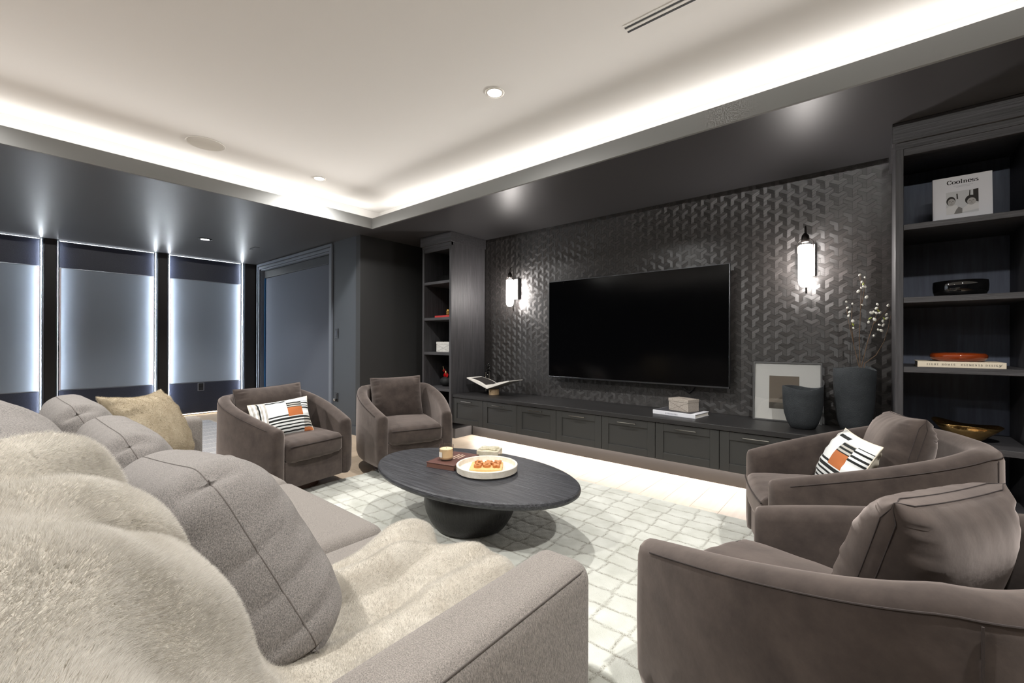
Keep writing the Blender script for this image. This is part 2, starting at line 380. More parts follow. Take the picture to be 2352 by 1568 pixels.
def softbox(hx, hy, hz, r=0.05, crown=0.0, m=8, side=0.0):
    """upholstered block centred on the origin, half sizes hx,hy,hz, rounding r, crowned top/bottom, bulged sides"""
    def co(h):
        e = [math.tan(R(t))*r for t in (15, 30, 45)]
        mid = np.linspace(-(h-r), h-r, m+1)
        return np.concatenate([[-(h-r)-x for x in e[::-1]], mid, [(h-r)+x for x in e]])
    cx, cy, cz = co(hx), co(hy), co(hz)
    V, F, key = [], [], {}
    def vid(p):
        k = tuple(round(float(x), 5) for x in p)
        if k not in key: key[k] = len(V); V.append(p)
        return key[k]
    for ax in range(3):
        A = [cx, cy, cz]; h = [hx, hy, hz][ax]; o = [i for i in range(3) if i != ax]
        for s in (-1, 1):
            for i in range(len(A[o[0]])-1):
                for j in range(len(A[o[1]])-1):
                    q = []
                    for a, b in ((i, j), (i+1, j), (i+1, j+1), (i, j+1)):
                        p = [0, 0, 0]; p[ax] = s*h; p[o[0]] = A[o[0]][a]; p[o[1]] = A[o[1]][b]; q.append(vid(tuple(p)))
                    flip = (s > 0) == (ax != 1)
                    F.append(q if flip else q[::-1])
    v = np.array(V, float); hh = np.array([hx, hy, hz]); inn = hh - r
    q = np.clip(v, -inn, inn); d = v-q; L = np.linalg.norm(d, axis=1, keepdims=True); L[L == 0] = 1
    v = q + d/L*r
    c = (1-np.clip(np.abs(v[:, 0])/hx, 0, 1)**2.4)*(1-np.clip(np.abs(v[:, 1])/hy, 0, 1)**2.4)
    v[:, 2] += crown*c*np.sign(v[:, 2])*np.clip(np.abs(v[:, 2])/hz, 0, 1)
    if side:
        v[:, 1] += side*(1-(v[:, 0]/hx)**2)*np.sign(v[:, 1])*np.clip(np.abs(v[:, 1])/hy, 0, 1)**3
    return v, F
def pillow(wd, ht, th, nu=34, nv=26, pinch=0.06, ex=2.6, ey=2.6, pw=0.55, wr=0.0, seed=3, box=0.0):
    """knife-edge pillow in the XZ plane, thickness along Y; front face looks to -Y. returns vf, quads per side, (u,v) of faces"""
    U = np.sin(np.linspace(-1, 1, nu+1)*math.pi/2); W = np.sin(np.linspace(-1, 1, nv+1)*math.pi/2)
    g = np.array([[(u, w_) for u in U] for w_ in W]).reshape(-1, 2)
    u, v = g[:, 0], g[:, 1]
    x = wd/2*u*(1-pinch*(1-v**2)*np.abs(u)**2); z = ht/2*v*(1-pinch*(1-u**2)*np.abs(v)**2)
    p = np.clip((1-np.abs(u)**ex)*(1-np.abs(v)**ey), 0, None)**pw
    t = th/2*p
    pos = np.stack([x, -t, z], 1); neg = np.stack([x, t, z], 1)
    if wr:
        e = p*(1-p)*4
        for arr, sd in ((pos, seed), (neg, seed+1)):
            rr = np.random.default_rng(sd); ph = rr.random()*6
            arr[:, 1] += wr*e*(np.sin(u*23+ph+3*v)*np.clip(np.abs(v)-0.35, 0, 1)+np.sin(v*19+ph-2*u)*np.clip(np.abs(u)-0.35, 0, 1))*(1 if sd == seed else -1)
            arr[:, 1] += fill_noise(arr, wr*0.7, 9/wd, sd)*p
    n = len(pos); V = np.vstack([pos, neg]); F, uvf = [], []
    bord = lambda i, j: i in (0, nu) or j in (0, nv)
    idx = lambda i, j, s: j*(nu+1)+i + (n if (s and not bord(i, j)) else 0)
    for s in (0, 1):
        for j in range(nv):
            for i in range(nu):
                q = [idx(i, j, s), idx(i+1, j, s), idx(i+1, j+1, s), idx(i, j+1, s)]
                F.append(q if s == 0 else q[::-1]); uvf.append(((U[i]+U[i+1])/2, (W[j]+W[j+1])/2, s))
    return (V, F), uvf
def pillow_seam(wd, ht, pinch=0.06, r=0.003, k=22):
    P = []
    for a, b, fx in (((-1, -1), (1, -1), 0), ((1, -1), (1, 1), 1), ((1, 1), (-1, 1), 0), ((-1, 1), (-1, -1), 1)):
        for i in range(k):
            t = i/k; u = a[0]+(b[0]-a[0])*t; v = a[1]+(b[1]-a[1])*t
            P.append((wd/2*u*(1-pinch*(1-v**2)*abs(u)**2), 0, ht/2*v*(1-pinch*(1-u**2)*abs(v)**2)))
    return tube(P, r, 6, closed=True)
def strands(surf_v, surf_f, count, length, width, droop=0.55, seed=1, tilt=(0, 0, 0), keep=None):
    """short fibres as single triangles standing on a mesh"""
    r = np.random.default_rng(seed); v = np.asarray(surf_v, float)
    tri = []
    for q in surf_f:
        for k in range(1, len(q)-1): tri.append((q[0], q[k], q[k+1]))
    tri = np.array(tri); A, B, C = v[tri[:, 0]], v[tri[:, 1]], v[tri[:, 2]]
    cr = np.cross(B-A, C-A); ar = np.linalg.norm(cr, axis=1); nrm = cr/np.maximum(ar, 1e-12)[:, None]
    pr = ar.copy()
    if keep is not None: pr = pr*keep((A+B+C)/3)
    pick = r.choice(len(tri), size=count, p=pr/pr.sum())
    a, b = r.random(count), r.random(count); sw = a+b > 1; a[sw] = 1-a[sw]; b[sw] = 1-b[sw]
    P = A[pick]+(B-A)[pick]*a[:, None]+(C-A)[pick]*b[:, None]; N = nrm[pick]
    cl = np.stack([np.sin(P[:, 0]*31+P[:, 1]*17)+np.sin(P[:, 1]*43-P[:, 2]*21), np.sin(P[:, 1]*37+P[:, 2]*29)+np.sin(P[:, 0]*23+1), np.sin(P[:, 0]*41-P[:, 2]*19)-0.4], 1)
    D = N + droop*(0.55*cl + r.normal(size=(count, 3))*0.5) + np.array(tilt)
    D /= np.linalg.norm(D, axis=1, keepdims=True)
    S = np.cross(D, r.normal(size=(count, 3))); S /= np.linalg.norm(S, axis=1, keepdims=True)
    L = length*(0.6+0.7*r.random(count))[:, None]; wdt = width*(0.7+0.6*r.random(count))[:, None]
    V = np.empty((count*3, 3)); V[0::3] = P-S*wdt/2-N*0.002; V[1::3] = P+S*wdt/2-N*0.002; V[2::3] = P+D*L
    return V
def add_tris(name, V, material, parent, off):
    n = len(V)//3
    me = bpy.data.meshes.new(name); me.vertices.add(len(V)); me.vertices.foreach_set('co', (V-off).astype(np.float32).ravel())
    me.loops.add(len(V)); me.loops.foreach_set('vertex_index', np.arange(len(V), dtype=np.int32))
    me.polygons.add(n); me.polygons.foreach_set('loop_start', np.arange(0, len(V), 3, dtype=np.int32))
    me.materials.append(material); me.update(); me.validate()
    o = bpy.data.objects.new(name, me); COL.objects.link(o); o.parent = parent
    return tag(o, kind='stuff')
def basis(vf, wd, ht, c, W_, H_):
    """pillow-space mesh (x width, z height, y thickness) laid on world vectors W_, H_ about centre c"""
    v, f = vf; v = np.asarray(v, float); W_, H_ = np.array(W_, float), np.array(H_, float)
    N_ = np.cross(H_, W_); N_ /= np.linalg.norm(N_)
    return np.array(c)+v[:, :1]/wd*W_+v[:, 2:3]/ht*H_+v[:, 1:2]*N_, f
def structure(name, vf, m_, label=None, **k):
    o = add(name, vf, m_, **k); o['kind'] = 'structure'
    if label: o['label'] = label
    return o

# broad-nib letters: strokes on a 0..1 grid, thick uprights and hairline horizontals
def arc(cx, cy, rx, ry, a0, a1, n=14):
    return [(cx+rx*math.cos(R(a0+(a1-a0)*i/n)), cy+ry*math.sin(R(a0+(a1-a0)*i/n))) for i in range(n+1)]
def serif(x, y, wd=0.28): return [(x-wd/2, y), (x+wd/2, y)]
GL = {
 'C': (0.85, [arc(.45, .5, .38, .5, 40, 320)], [[(.76, .62), (.76, 1.0)], [(.72, .16), (.84, .3)]]),
 'o': (0.72, [arc(.36, .34, .28, .34, 0, 360)], []),
 'l': (0.42, [[(.2, 0), (.2, 1.02)]], [serif(.2, 0), [(.04, 1.02), (.2, 1.02)]]),
 'n': (0.80, [[(.2, 0), (.2, .66)], [(.6, 0), (.6, .48)]+arc(.43, .46, .17, .2, 0, 150)], [serif(.2, 0), serif(.6, 0), [(.04, .66), (.2, .66)]]),
 'e': (0.66, [arc(.34, .34, .27, .34, 8, 318)], [[(.1, .38), (.6, .38)]]),
 's': (0.56, [arc(.27, .49, .17, .18, 40, 210)+arc(.27, .18, .19, .17, 60, -150)], [[(.44, .46), (.44, .66)], [(.09, .02), (.09, .2)]]),
 'E': (0.72, [[(.2, 0), (.2, 1)]], [[(.06, 0), (.6, 0)], [(.06, 1), (.58, 1)], [(.2, .52), (.46, .52)], [(.6, 0), (.6, .2)], [(.58, .8), (.58, 1)], [(.46, .4), (.46, .64)]]),
 'I': (0.40, [[(.2, 0), (.2, 1)]], [serif(.2, 0, .3), serif(.2, 1, .3)]),
 'G': (0.86, [arc(.45, .5, .38, .5, 45, 330), [(.7, .05), (.7, .42)]], [serif(.7, .42, .28), [(.74, .66), (.74, 1)]]),
 'H': (0.86, [[(.2, 0), (.2, 1)], [(.66, 0), (.66, 1)]], [serif(.2, 0, .3), serif(.2, 1, .3), serif(.66, 0, .3), serif(.66, 1, .3), [(.2, .52), (.66, .52)]]),
 'T': (0.74, [[(.36, 0), (.36, 1)]], [serif(.36, 0, .3), [(.06, 1), (.66, 1)], [(.06, .74), (.06, 1)], [(.66, .74), (.66, 1)]]),
 'O': (0.90, [arc(.44, .5, .36, .5, 0, 360)], []),
 'M': (1.02, [[(.16, 1), (.48, .06)], [(.8, 0), (.8, 1)]], [[(.16, 0), (.16, 1)], [(.48, .06), (.8, 1)], serif(.16, 0, .26), serif(.8, 0, .3)]),
 'S': (0.66, [arc(.32, .74, .22, .25, 40, 230)+arc(.32, .25, .24, .25, 60, -150)], [[(.54, .7), (.54, .98)], [(.08, .02), (.08, .3)]]),
 'L': (0.68, [[(.2, 0), (.2, 1)]], [serif(.2, 1, .3), [(.06, 0), (.6, 0)], [(.6, 0), (.6, .3)]]),
 'N': (0.90, [[(.16, 1), (.68, .02)]], [[(.16, 0), (.16, 1)], [(.68, 0), (.68, 1)], serif(.16, 0, .26), serif(.68, 1, .28)]),
 'D': (0.88, [[(.2, 0), (.2, 1)], arc(.3, .5, .46, .5, -80, 80)], [[(.06, 0), (.4, 0)], [(.06, 1), (.4, 1)]]),
 'A': (0.84, [[(.38, 1), (.68, 0)]], [[(.38, 1), (.1, 0)], [(.2, .34), (.57, .34)], serif(.1, 0, .24), serif(.68, 0, .3)]),
 ' ': (0.5, [], []),
}
def nib_text(txt, height, thick=0.15, hair=0.05, track=0.04, ex=1.0):
    """flat lettering in the XZ plane starting at x=0, returns vf and width"""
    V, F, x = [], [], 0.0
    def seg(p, q, tw, th_):
        n = len(V); d = ((-tw/2, -th_/2), (tw/2, -th_/2), (tw/2, th_/2), (-tw/2, th_/2))
        P = [(p[0]+a, p[1]+b) for a, b in d]+[(q[0]+a, q[1]+b) for a, b in d]
        P = sorted(set(P)); lo, hi = [], []
        def c(o_, a, b): return (a[0]-o_[0])*(b[1]-o_[1])-(a[1]-o_[1])*(b[0]-o_[0])
        for t in P:
            while len(lo) > 1 and c(lo[-2], lo[-1], t) <= 0: lo.pop()
            lo.append(t)
        for t in reversed(P):
            while len(hi) > 1 and c(hi[-2], hi[-1], t) <= 0: hi.pop()
            hi.append(t)
        hull = lo[:-1]+hi[:-1]
        V.extend((a*height*ex, 0, b*height) for a, b in hull); F.append(list(range(n, n+len(hull))))
    for ch in txt:
        wd, th, hr = GL[ch]
        for st in th:
            for p, q in zip(st[:-1], st[1:]): seg((p[0]+x, p[1]), (q[0]+x, q[1]), thick, hair)
        for st in hr:
            for p, q in zip(st[:-1], st[1:]): seg((p[0]+x, p[1]), (q[0]+x, q[1]), hair, hair)
        x += wd+track
    return (np.array(V, float), F), x*height*ex
# ================================================================== SETTING
fl = structure('floor', box(-8.4, 4.1, -3.7, 4.2, -0.06, -0.003), mat('floor_base', (120, 98, 76), 0.6))
k = 0; pw = 0.19
proto_planks = {}
for i in range(51):
    x0 = -8.40+i*pw
    cuts = [-0.9, (-0.9+((i*7) % 5)*0.37+0.9), (-0.9+((i*7) % 5)*0.37+3.0), 4.085]
    for y0, y1 in zip(cuts[:-1], cuts[1:]):
        if y1-y0 < 0.05: continue
        L = round(y1-y0-0.002, 3)
        if L not in proto_planks:
            proto_planks[L] = add('plank', rbox(-pw/2+.0008, pw/2-.0008, -L/2, L/2, -0.004, 0.0, 0.0006, 1), oak, fl, world=False); p = proto_planks[L]
        else: p = inst(proto_planks[L], fl)
        p.location = Vector((x0+pw/2, (y0+y1)/2, 0))-Vector(fl.location)

# ceiling tray, cove, fascia, dark soffit
structure('ceiling', box(-4.76, 3.26, -2.76, 3.09, ZC, ZC+0.06), paint_white)
cove = merge(box(-4.76, 3.26, 3.08, 3.10, ZS+.016, ZC), box(-4.76, 3.26, -2.77, -2.75, ZS+.016, ZC), box(-4.77, -4.75, -2.77, 3.10, ZS+.016, ZC), box(3.25, 3.27, -2.77, 3.10, ZS+.016, ZC),
             box(-4.75, 3.25, 2.85, 3.08, ZS+.016, ZS+.03), box(-4.75, 3.25, -2.75, -2.52, ZS+.016, ZS+.03), box(-4.75, -4.52, -2.52, 2.85, ZS+.016, ZS+.03), box(3.02, 3.25, -2.52, 2.85, ZS+.016, ZS+.03))
structure('ceiling_cove', cove, paint_white)
for n_, b_ in (('trim_1', box(-4.50, 3.0, 2.83, 2.85, ZS, 2.622)), ('trim_2', box(-4.52, -4.50, -2.5, 2.85, ZS, 2.622)), ('trim_3', box(-4.5, 3.0, -2.52, -2.50, ZS, 2.622)), ('trim_4', box(3.0, 3.02, -2.52, 2.85, ZS, 2.622))):
    structure(n_, b_, paint_fascia)
structure('ceiling_soffit', merge(box(-8.4, -4.52, -3.7, 4.2, ZS, ZS+.015), box(-4.52, 4.1, 2.85, 4.2, ZS, ZS+.015), box(3.02, 4.1, -3.7, 2.85, ZS, ZS+.015), box(-4.52, 3.02, -3.7, -2.52, ZS, ZS+.015)), paint_soffit)
# walls
wb = structure('wall_back', box(-4.96, 4.1, 4.09, 4.2, -0.003, ZS), paint_dark)
structure('wall_left', box(-8.4, -8.28, -3.7, 3.0, -0.003, ZS), paint_wall)
structure('wall_front', box(-8.4, 4.1, -3.7, -3.6, -0.003, ZS), paint_wall)
structure('wall_right', box(4.0, 4.1, -3.6, 4.09, -0.003, ZS), paint_wall)
OX0, OX1, OZ = -8.03, -5.62, 2.40
structure('wall_door', merge(box(-8.28, OX0, 2.89, 3.05, -.003, ZS), box(OX1, -4.96, 2.89, 3.05, -.003, ZS), box(OX0, OX1, 2.89, 3.05, OZ, ZS), box(OX0, OX1, 3.03, 3.05, -.003, OZ)), paint_wall)
structure('wall_alcove', box(-4.96, -4.86, 2.89, 4.09, -.003, ZS), paint_dark)
structure('baseboard_door', box(-5.50, -4.86, 2.875, 2.889, 0, 0.11), paint_wall)
structure('baseboard_alcove', box(-4.859, -4.845, 2.89, 4.08, 0, 0.11), paint_dark)
structure('trim_5', box(-3.85, 0.13, 3.85, 3.87, 0.0, 0.199), kick)
# door casing with stepped profile
dr = thing('door_1', 'wide sliding door opening in a painted stepped casing beside the dark alcove', 'door', ((OX0+OX1)/2, 2.9, 0)); dr['kind'] = 'structure'; del dr['category']
def casing(w0, d0, m_, nm):
    add(nm, box(OX0-w0, OX0-w0+.035, 2.89-d0, 2.90, 0, OZ+w0), m_, dr); add(nm, box(OX1+w0-.035, OX1+w0, 2.89-d0, 2.90, 0, OZ+w0), m_, dr)
    add(nm, box(OX0-w0+.035, OX1+w0-.035, 2.89-d0, 2.90, OZ+w0-.035, OZ+w0), m_, dr)
casing(0.085, 0.022, jamb_p, 'casing'); casing(0.035, 0.012, jamb_p, 'stop')
add('jamb', box(OX0, OX0+.02, 2.90, 3.029, 0, OZ), jamb_p, dr); add('jamb', box(OX1-.02, OX1, 2.90, 3.029, 0, OZ), jamb_p, dr); add('jamb', box(OX0+.02, OX1-.02, 2.90, 3.029, OZ-.02, OZ), jamb_p, dr)
bl = thing('roller_blind', 'grey blue blackout roller blind pulled down in the wide doorway', 'blind', ((OX0+OX1)/2, 2.96, 0.02))
add('cassette', rbox(OX0+.03, OX1-.03, 2.945, 3.025, 2.25, 2.375, .006), mat('blind_cassette', (15, 16, 20), .5), bl)
add('fabric', rbox(OX0+.075, OX1-.03, 2.962, 2.966, 0.03, 2.26, .001, 1), shade_f, bl)
add('side_strip', box(OX0+.03, OX0+.06, 2.95, 2.98, 0.02, 2.25), mat('daylight_leak_blue', (38, 96, 150), .4), bl)  # blue colour stands in for daylight leaking past the blind edge
add('side_strip', box(OX1-.03, OX1-.021, 2.95, 2.98, 0.02, 2.25), jamb_p, bl)
add('bottom_bar', rbox(OX0+.075, OX1-.03, 2.957, 2.971, 0.022, 0.045, .003), alu, bl)

# wall of back-lit panels between pilasters
PAN = [(-1.80, -0.80), (-0.64, 0.366), (0.520, 1.520), (1.685, 2.674)]
lab = ['back-lit wall panel out of sight behind the sofa end', 'back-lit panel cut off by the picture edge above the sofa cushions', 'wide back-lit grey panel above the furry pillow', 'back-lit grey panel with a power outlet, next to the blind']
for (y0, y1), lb in zip(PAN, lab):
    t = thing('wall_panel', lb, 'wall panel', (-8.28, (y0+y1)/2, 0.02), group='back-lit panels on the end wall')
    add('top_band', rbox(-8.279, -8.236, y0+.012, y1-.012, 2.142, 2.484, .004), leather, t)
    add('centre_panel', rbox(-8.279, -8.240, y0+.03, y1-.03, 0.518, 2.134, .004), panelfab, t)
    add('edge_strip', box(-8.279, -8.244, y0+.010, y0+.030, 0.518, 2.134), panelside, t); add('edge_strip', box(-8.279, -8.244, y1-.030, y1-.010, 0.518, 2.134), panelside, t)
    add('bottom_band', rbox(-8.279, -8.236, y0+.012, y1-.012, 0.035, 0.510, .004), leather, t)
    add('joint_bead', box(-8.275, -8.238, y0+.012, y1-.012, 2.135, 2.141), alu, t); add('joint_bead', box(-8.275, -8.238, y0+.012, y1-.012, .511, .517), alu, t)
    add('light_strip', box(-8.202, -8.195, y0-.003, y0+.001, 0.03, 2.486), ledcool, t); add('light_strip', box(-8.202, -8.195, y1-.001, y1+.003, 0.03, 2.486), ledcool, t)
    add('light_strip', box(-8.245, -8.236, y0+.012, y1-.012, 2.489, 2.493), ledtop, t)
    add('floor_light_strip', box(-8.26, -8.245, y0+.02, y1-.02, 0.018, 0.026), mat('led_warm', (255, 255, 255), .5, emit=(1, .8, .62), strength=9), t)
PIL = [(-0.765, -0.665), (0.398, 0.500), (1.556, 1.660), (2.720, 2.875)]
plab = ['black pilaster left of the leftmost visible panel', 'black pilaster between the leftmost and the middle back-lit panel', 'black pilaster between the middle panel and the one with the outlet', 'black pilaster in the corner beside the door casing']
for (y0, y1), lb in zip(PIL, plab):
    t = thing('pilaster', lb, 'pilaster', (-8.28, (y0+y1)/2, 0), group='black pilasters between the panels')
    add('shaft', rbox(-8.279, -8.185, y0, y1, 0.0, 2.499, .003), pillarm, t)
    for s, ye in ((-1, y0), (1, y1)):
        if ye > 2.87: continue
        add('metal_fin', box(-8.279, -8.188, min(ye+s*.006, ye+s*.010), max(ye+s*.006, ye+s*.010), 0, 2.499), alu, t)
        add('metal_fin', box(-8.279, -8.192, min(ye+s*.017, ye+s*.021), max(ye+s*.017, ye+s*.021), 0, 2.499), alu, t)
t = thing('power_outlet', 'small black power outlet plate on the dark band under the back-lit panel', 'outlet', (-8.235, 2.10, .376))
add('plate', rbox(-8.236, -8.228, 2.058, 2.146, .378, .505, .003), alu, t); add('insert', rbox(-8.229, -8.226, 2.070, 2.134, .385, .498, .002), plastic_k, t)
for j in range(2):
    z = .415+j*.055; add('socket', rbox(-8.2265, -8.2245, 2.085, 2.119, z-.016, z+.016, .003), mat('socket_grey', (40, 42, 46), .5), t)
for lb, z0, z1, nm, cat in (('black light switch plate on the wall beside the blind', 1.212, 1.345, 'light_switch', 'switch'), ('black outlet with a plug low on the wall behind the armchair', 0.375, .495, 'power_outlet', 'outlet')):
    t = thing(nm, lb, cat, (-5.425, 2.889, z0))
    add('plate', rbox(-5.468, -5.384, 2.882, 2.889, z0, z1, .003), plastic_k, t)
    if nm == 'light_switch': add('rocker', rbox(-5.443, -5.409, 2.878, 2.883, z0+.03, z1-.03, .003), mat('rocker_grey', (60, 64, 72), .4), t)
    else:
        add('socket', rbox(-5.446, -5.406, 2.879, 2.883, z0+.06, z1-.012, .003), mat('socket_grey', (40, 42, 46), .5), t)
        add('plug', rbox(-5.441, -5.411, 2.852, 2.880, z0+.012, z0+.045, .006), chrome, t)

# veneer marquetry on the back wall: isometric Y figures, three pieces each
tt = 0.032; uu = tt*math.sqrt(3)/2
POLY = [[(0, 0), (0, -2*tt), (uu, -1.5*tt), (uu, -.5*tt), (2*uu, 0), (2*uu, tt)],
        [(0, 0), (-2*uu, tt), (-2*uu, 0), (-uu, -.5*tt), (-uu, -1.5*tt), (0, -2*tt)],
        [(0, 0), (2*uu, tt), (uu, 1.5*tt), (0, tt), (-uu, 1.5*tt), (-2*uu, tt)]]
GR = [30, 150, 0]
VX0, VX1, VZ0, VZ1 = -3.860, 0.120, 0.546, 2.499
def clip_poly(p):
    for ax, lim, sg in ((0, VX0, 1), (0, VX1, -1), (1, VZ0, 1), (1, VZ1, -1)):
        out = []
        for a, b in zip(p, p[1:]+p[:1]):
            ia, ib = sg*(a[ax]-lim) >= 0, sg*(b[ax]-lim) >= 0
            if ia: out.append(a)
            if ia != ib:
                t = (lim-a[ax])/(b[ax]-a[ax]); out.append((a[0]+(b[0]-a[0])*t, a[1]+(b[1]-a[1])*t))
        p = out
        if len(p) < 3: return []
    return p
def shrink(p, e=0.0007):
    cx = sum(q[0] for q in p)/len(p); cz = sum(q[1] for q in p)/len(p)
    n = len(p); res = []
    for i in range(n):
        a, b, c = Vector(p[i-1]), Vector(p[i]), Vector(p[(i+1) % n])
        d1 = (b-a).normalized(); d2 = (c-b).normalized(); n1 = Vector((-d1.y, d1.x)); n2 = Vector((-d2.y, d2.x))
        area2 = sum(p[k][0]*p[(k+1) % n][1]-p[(k+1) % n][0]*p[k][1] for k in range(n)); sg = 1 if area2 > 0 else -1
        nn = (n1+n2); nn = nn/max(nn.length_squared, .3)*2 if nn.length > 1e-6 else n1
        res.append((b.x+sg*nn.x*e, b.y+sg*nn.y*e))
    return res
def piece(p, kind, th):
    vf = prism(p, 4.09-th, 4.0895)
    g = R(GR[kind]); ca, sa = math.cos(g), math.sin(g); v = vf[0]
    uv = []
    for f in vf[1]:
        for i in f: uv.append((v[i][0]*ca+v[i][2]*sa, -v[i][0]*sa+v[i][2]*ca))
    return vf, uv
full, cut = [], []
for i in range(-1, 50):
    for j in range(-2, 24):
        ox = VX0+i*3*uu+0.02; oz = VZ0+j*3*tt+(1.5*tt if i % 2 else 0)
        for kd in range(3):
            p = [(a+ox, b+oz) for a, b in POLY[kd]]
            if all(VX0 <= a <= VX1 and VZ0 <= b <= VZ1 for a, b in p):
                cx = sum(a for a, b in p)/6; cz = sum(b for a, b in p)/6
                full.append((math.hypot(cx, 4.09), kd, ox, oz, p, cx, cz))
            else:
                # clip convex halves of the concave piece
                for tri in ((0, 1, 2, 3), (0, 3, 4, 5)):
                    c = clip_poly([p[q] for q in tri])
                    if len(c) > 2: cut.append((kd, c))
hide = lambda x, z: (-2.70 < x < -0.98 and .85 < z < 1.77)
full.sort(key=lambda q: (hide(q[5], q[6]), q[0]))
protos = []
for kd in range(3):
    vf, uv = piece(shrink(POLY[kd]), kd, 0.0030)
    protos.append((vf, uv))
meshes = {}
for n_, (d, kd, ox, oz, p, cx, cz) in enumerate(full[:300]):
    if kd not in meshes:
        o = add('veneer_piece', protos[kd][0], veneers[kd], wb, world=False, uv=protos[kd][1]); meshes[kd] = o
    else: o = inst(meshes[kd], wb)
    o.location = Vector((ox, random.uniform(-.0006, .0004), oz))-Vector(wb.location)
VV, FF, UV, MI = [], [], [], []
nn = 0
for it in full[300:]:
    _, kd, ox, oz, p, cx, cz = it
    v, f = protos[kd][0]; VV.append(v+np.array([ox, random.uniform(-.0006, .0004), oz])); FF += [[a+nn for a in q] for q in f]; nn += len(v); UV += protos[kd][1]; MI += [kd]*len(f)
for kd, c in cut:
    (v, f), uv = piece(c, kd, 0.0030); VV.append(v); FF += [[a+nn for a in q] for q in f]; nn += len(v); UV += uv; MI += [kd]*len(f)
tag(add('veneer_field', (np.vstack(VV), FF), None, wb, uv=UV, mats=veneers, midx=MI), kind='stuff')
add('veneer_ground', box(VX0, VX1, 4.0885, 4.0899, VZ0, VZ1), mat('veneer_gap', (20, 19, 19), .8), wb)

# ceiling fittings
dl_lab = {1: 'lit recessed ceiling downlight over the coffee table', 0: 'lit recessed ceiling downlight near the cove corner'}
for i, (x, y) in enumerate(DOWN):
    t = thing('downlight', dl_lab.get(i, 'unseen recessed ceiling downlight beyond the picture frame'), 'downlight', (x, y, ZC-.004), group='ceiling downlights')
    add('trim_ring', lathe([(.046, .001), (.050, 0), (.061, .0015), (.063, .0038), (.046, .0038), (.046, .001)], 40, (x, y, ZC-.004)), plastic_w, t, smooth=True)
    add('lamp', lathe([(0, .0015), (.030, .0015), (.0455, .0035)], 32, (x, y, ZC-.004)), lampcore, t)
    l = bpy.data.lights.new('downlight_beam', 'SPOT'); l.energy = DOWN_W*{2: 1.6, 3: 1.4, 4: 1.4, 5: 0.5}.get(i, 1.0); l.spot_size = R(165); l.spot_blend = 0.9; l.shadow_soft_size = 0.035; l.color = (1.0, .985, .96)
    lo = bpy.data.objects.new('downlight_beam', l); COL.objects.link(lo); lo.location = (x, y, ZC-.03)
t = thing('downlight', 'lit black-trimmed downlight in the dark lowered ceiling above the armchairs', 'downlight', (-6.653, 1.737, ZS-.008))
add('trim_ring', lathe([(.05, 0), (.072, 0), (.078, .008), (.05, .008), (.05, 0)], 36, (-6.653, 1.737, ZS-.008)), plastic_k, t, smooth=True)
add('lamp', lathe([(0, .003), (.05, .006)], 30, (-6.653, 1.737, ZS-.008)), lampcore, t)
l = bpy.data.lights.new('downlight_beam', 'SPOT'); l.energy = 45; l.spot_size = R(110); l.spot_blend = .5; l.shadow_soft_size = .04
lo = bpy.data.objects.new('downlight_beam', l); COL.objects.link(lo); lo.location = (-6.653, 1.737, ZS-.02)
t = thing('ceiling_sensor', 'small slim sensor plate on the dark lowered ceiling near the blind', 'sensor', (-6.72, 2.354, ZS-.008))
add('plate', rbox(-6.80, -6.64, 2.325, 2.385, ZS-.004, ZS-.0005, .001, 1), paint_soffit, t); add('slot', rbox(-6.86, -6.80, 2.33, 2.36, ZS-.006, ZS-.0005, .001, 1), plastic_k, t)
sp = thing('ceiling_speaker', 'round white flush speaker grille in the ceiling near the cove', 'speaker', (-4.19, 1.095, ZC-.002))
add('grille', lathe([(0, .0004), (.120, .0004), (.124, .0008), (.124, .0018), (0, .0018)], 56, (-4.19, 1.095, ZC-.002)), mat('grille_white', (196, 191, 182), .85), sp)
add('rim', lathe([(.126, .0006), (.134, .0), (.136, .0018), (.126, .0018), (.126, .0006)], 56, (-4.19, 1.095, ZC-.002)), plastic_w, sp)
vt = thing('slot_vent', 'long narrow double slot air vent in the white ceiling', 'vent', (-0.1, 2.09, ZC-.0012))
for y0 in (2.070, 2.106): add('slot', box(-0.972, 0.8, y0-.006, y0+.006, ZC-.0014, ZC-.0002), blk, vt)
for y0 in (2.058, 2.088, 2.118): add('rail', box(-0.975, 0.8, y0-.008, y0+.008, ZC-.0012, ZC-.0002), paint_white, vt)
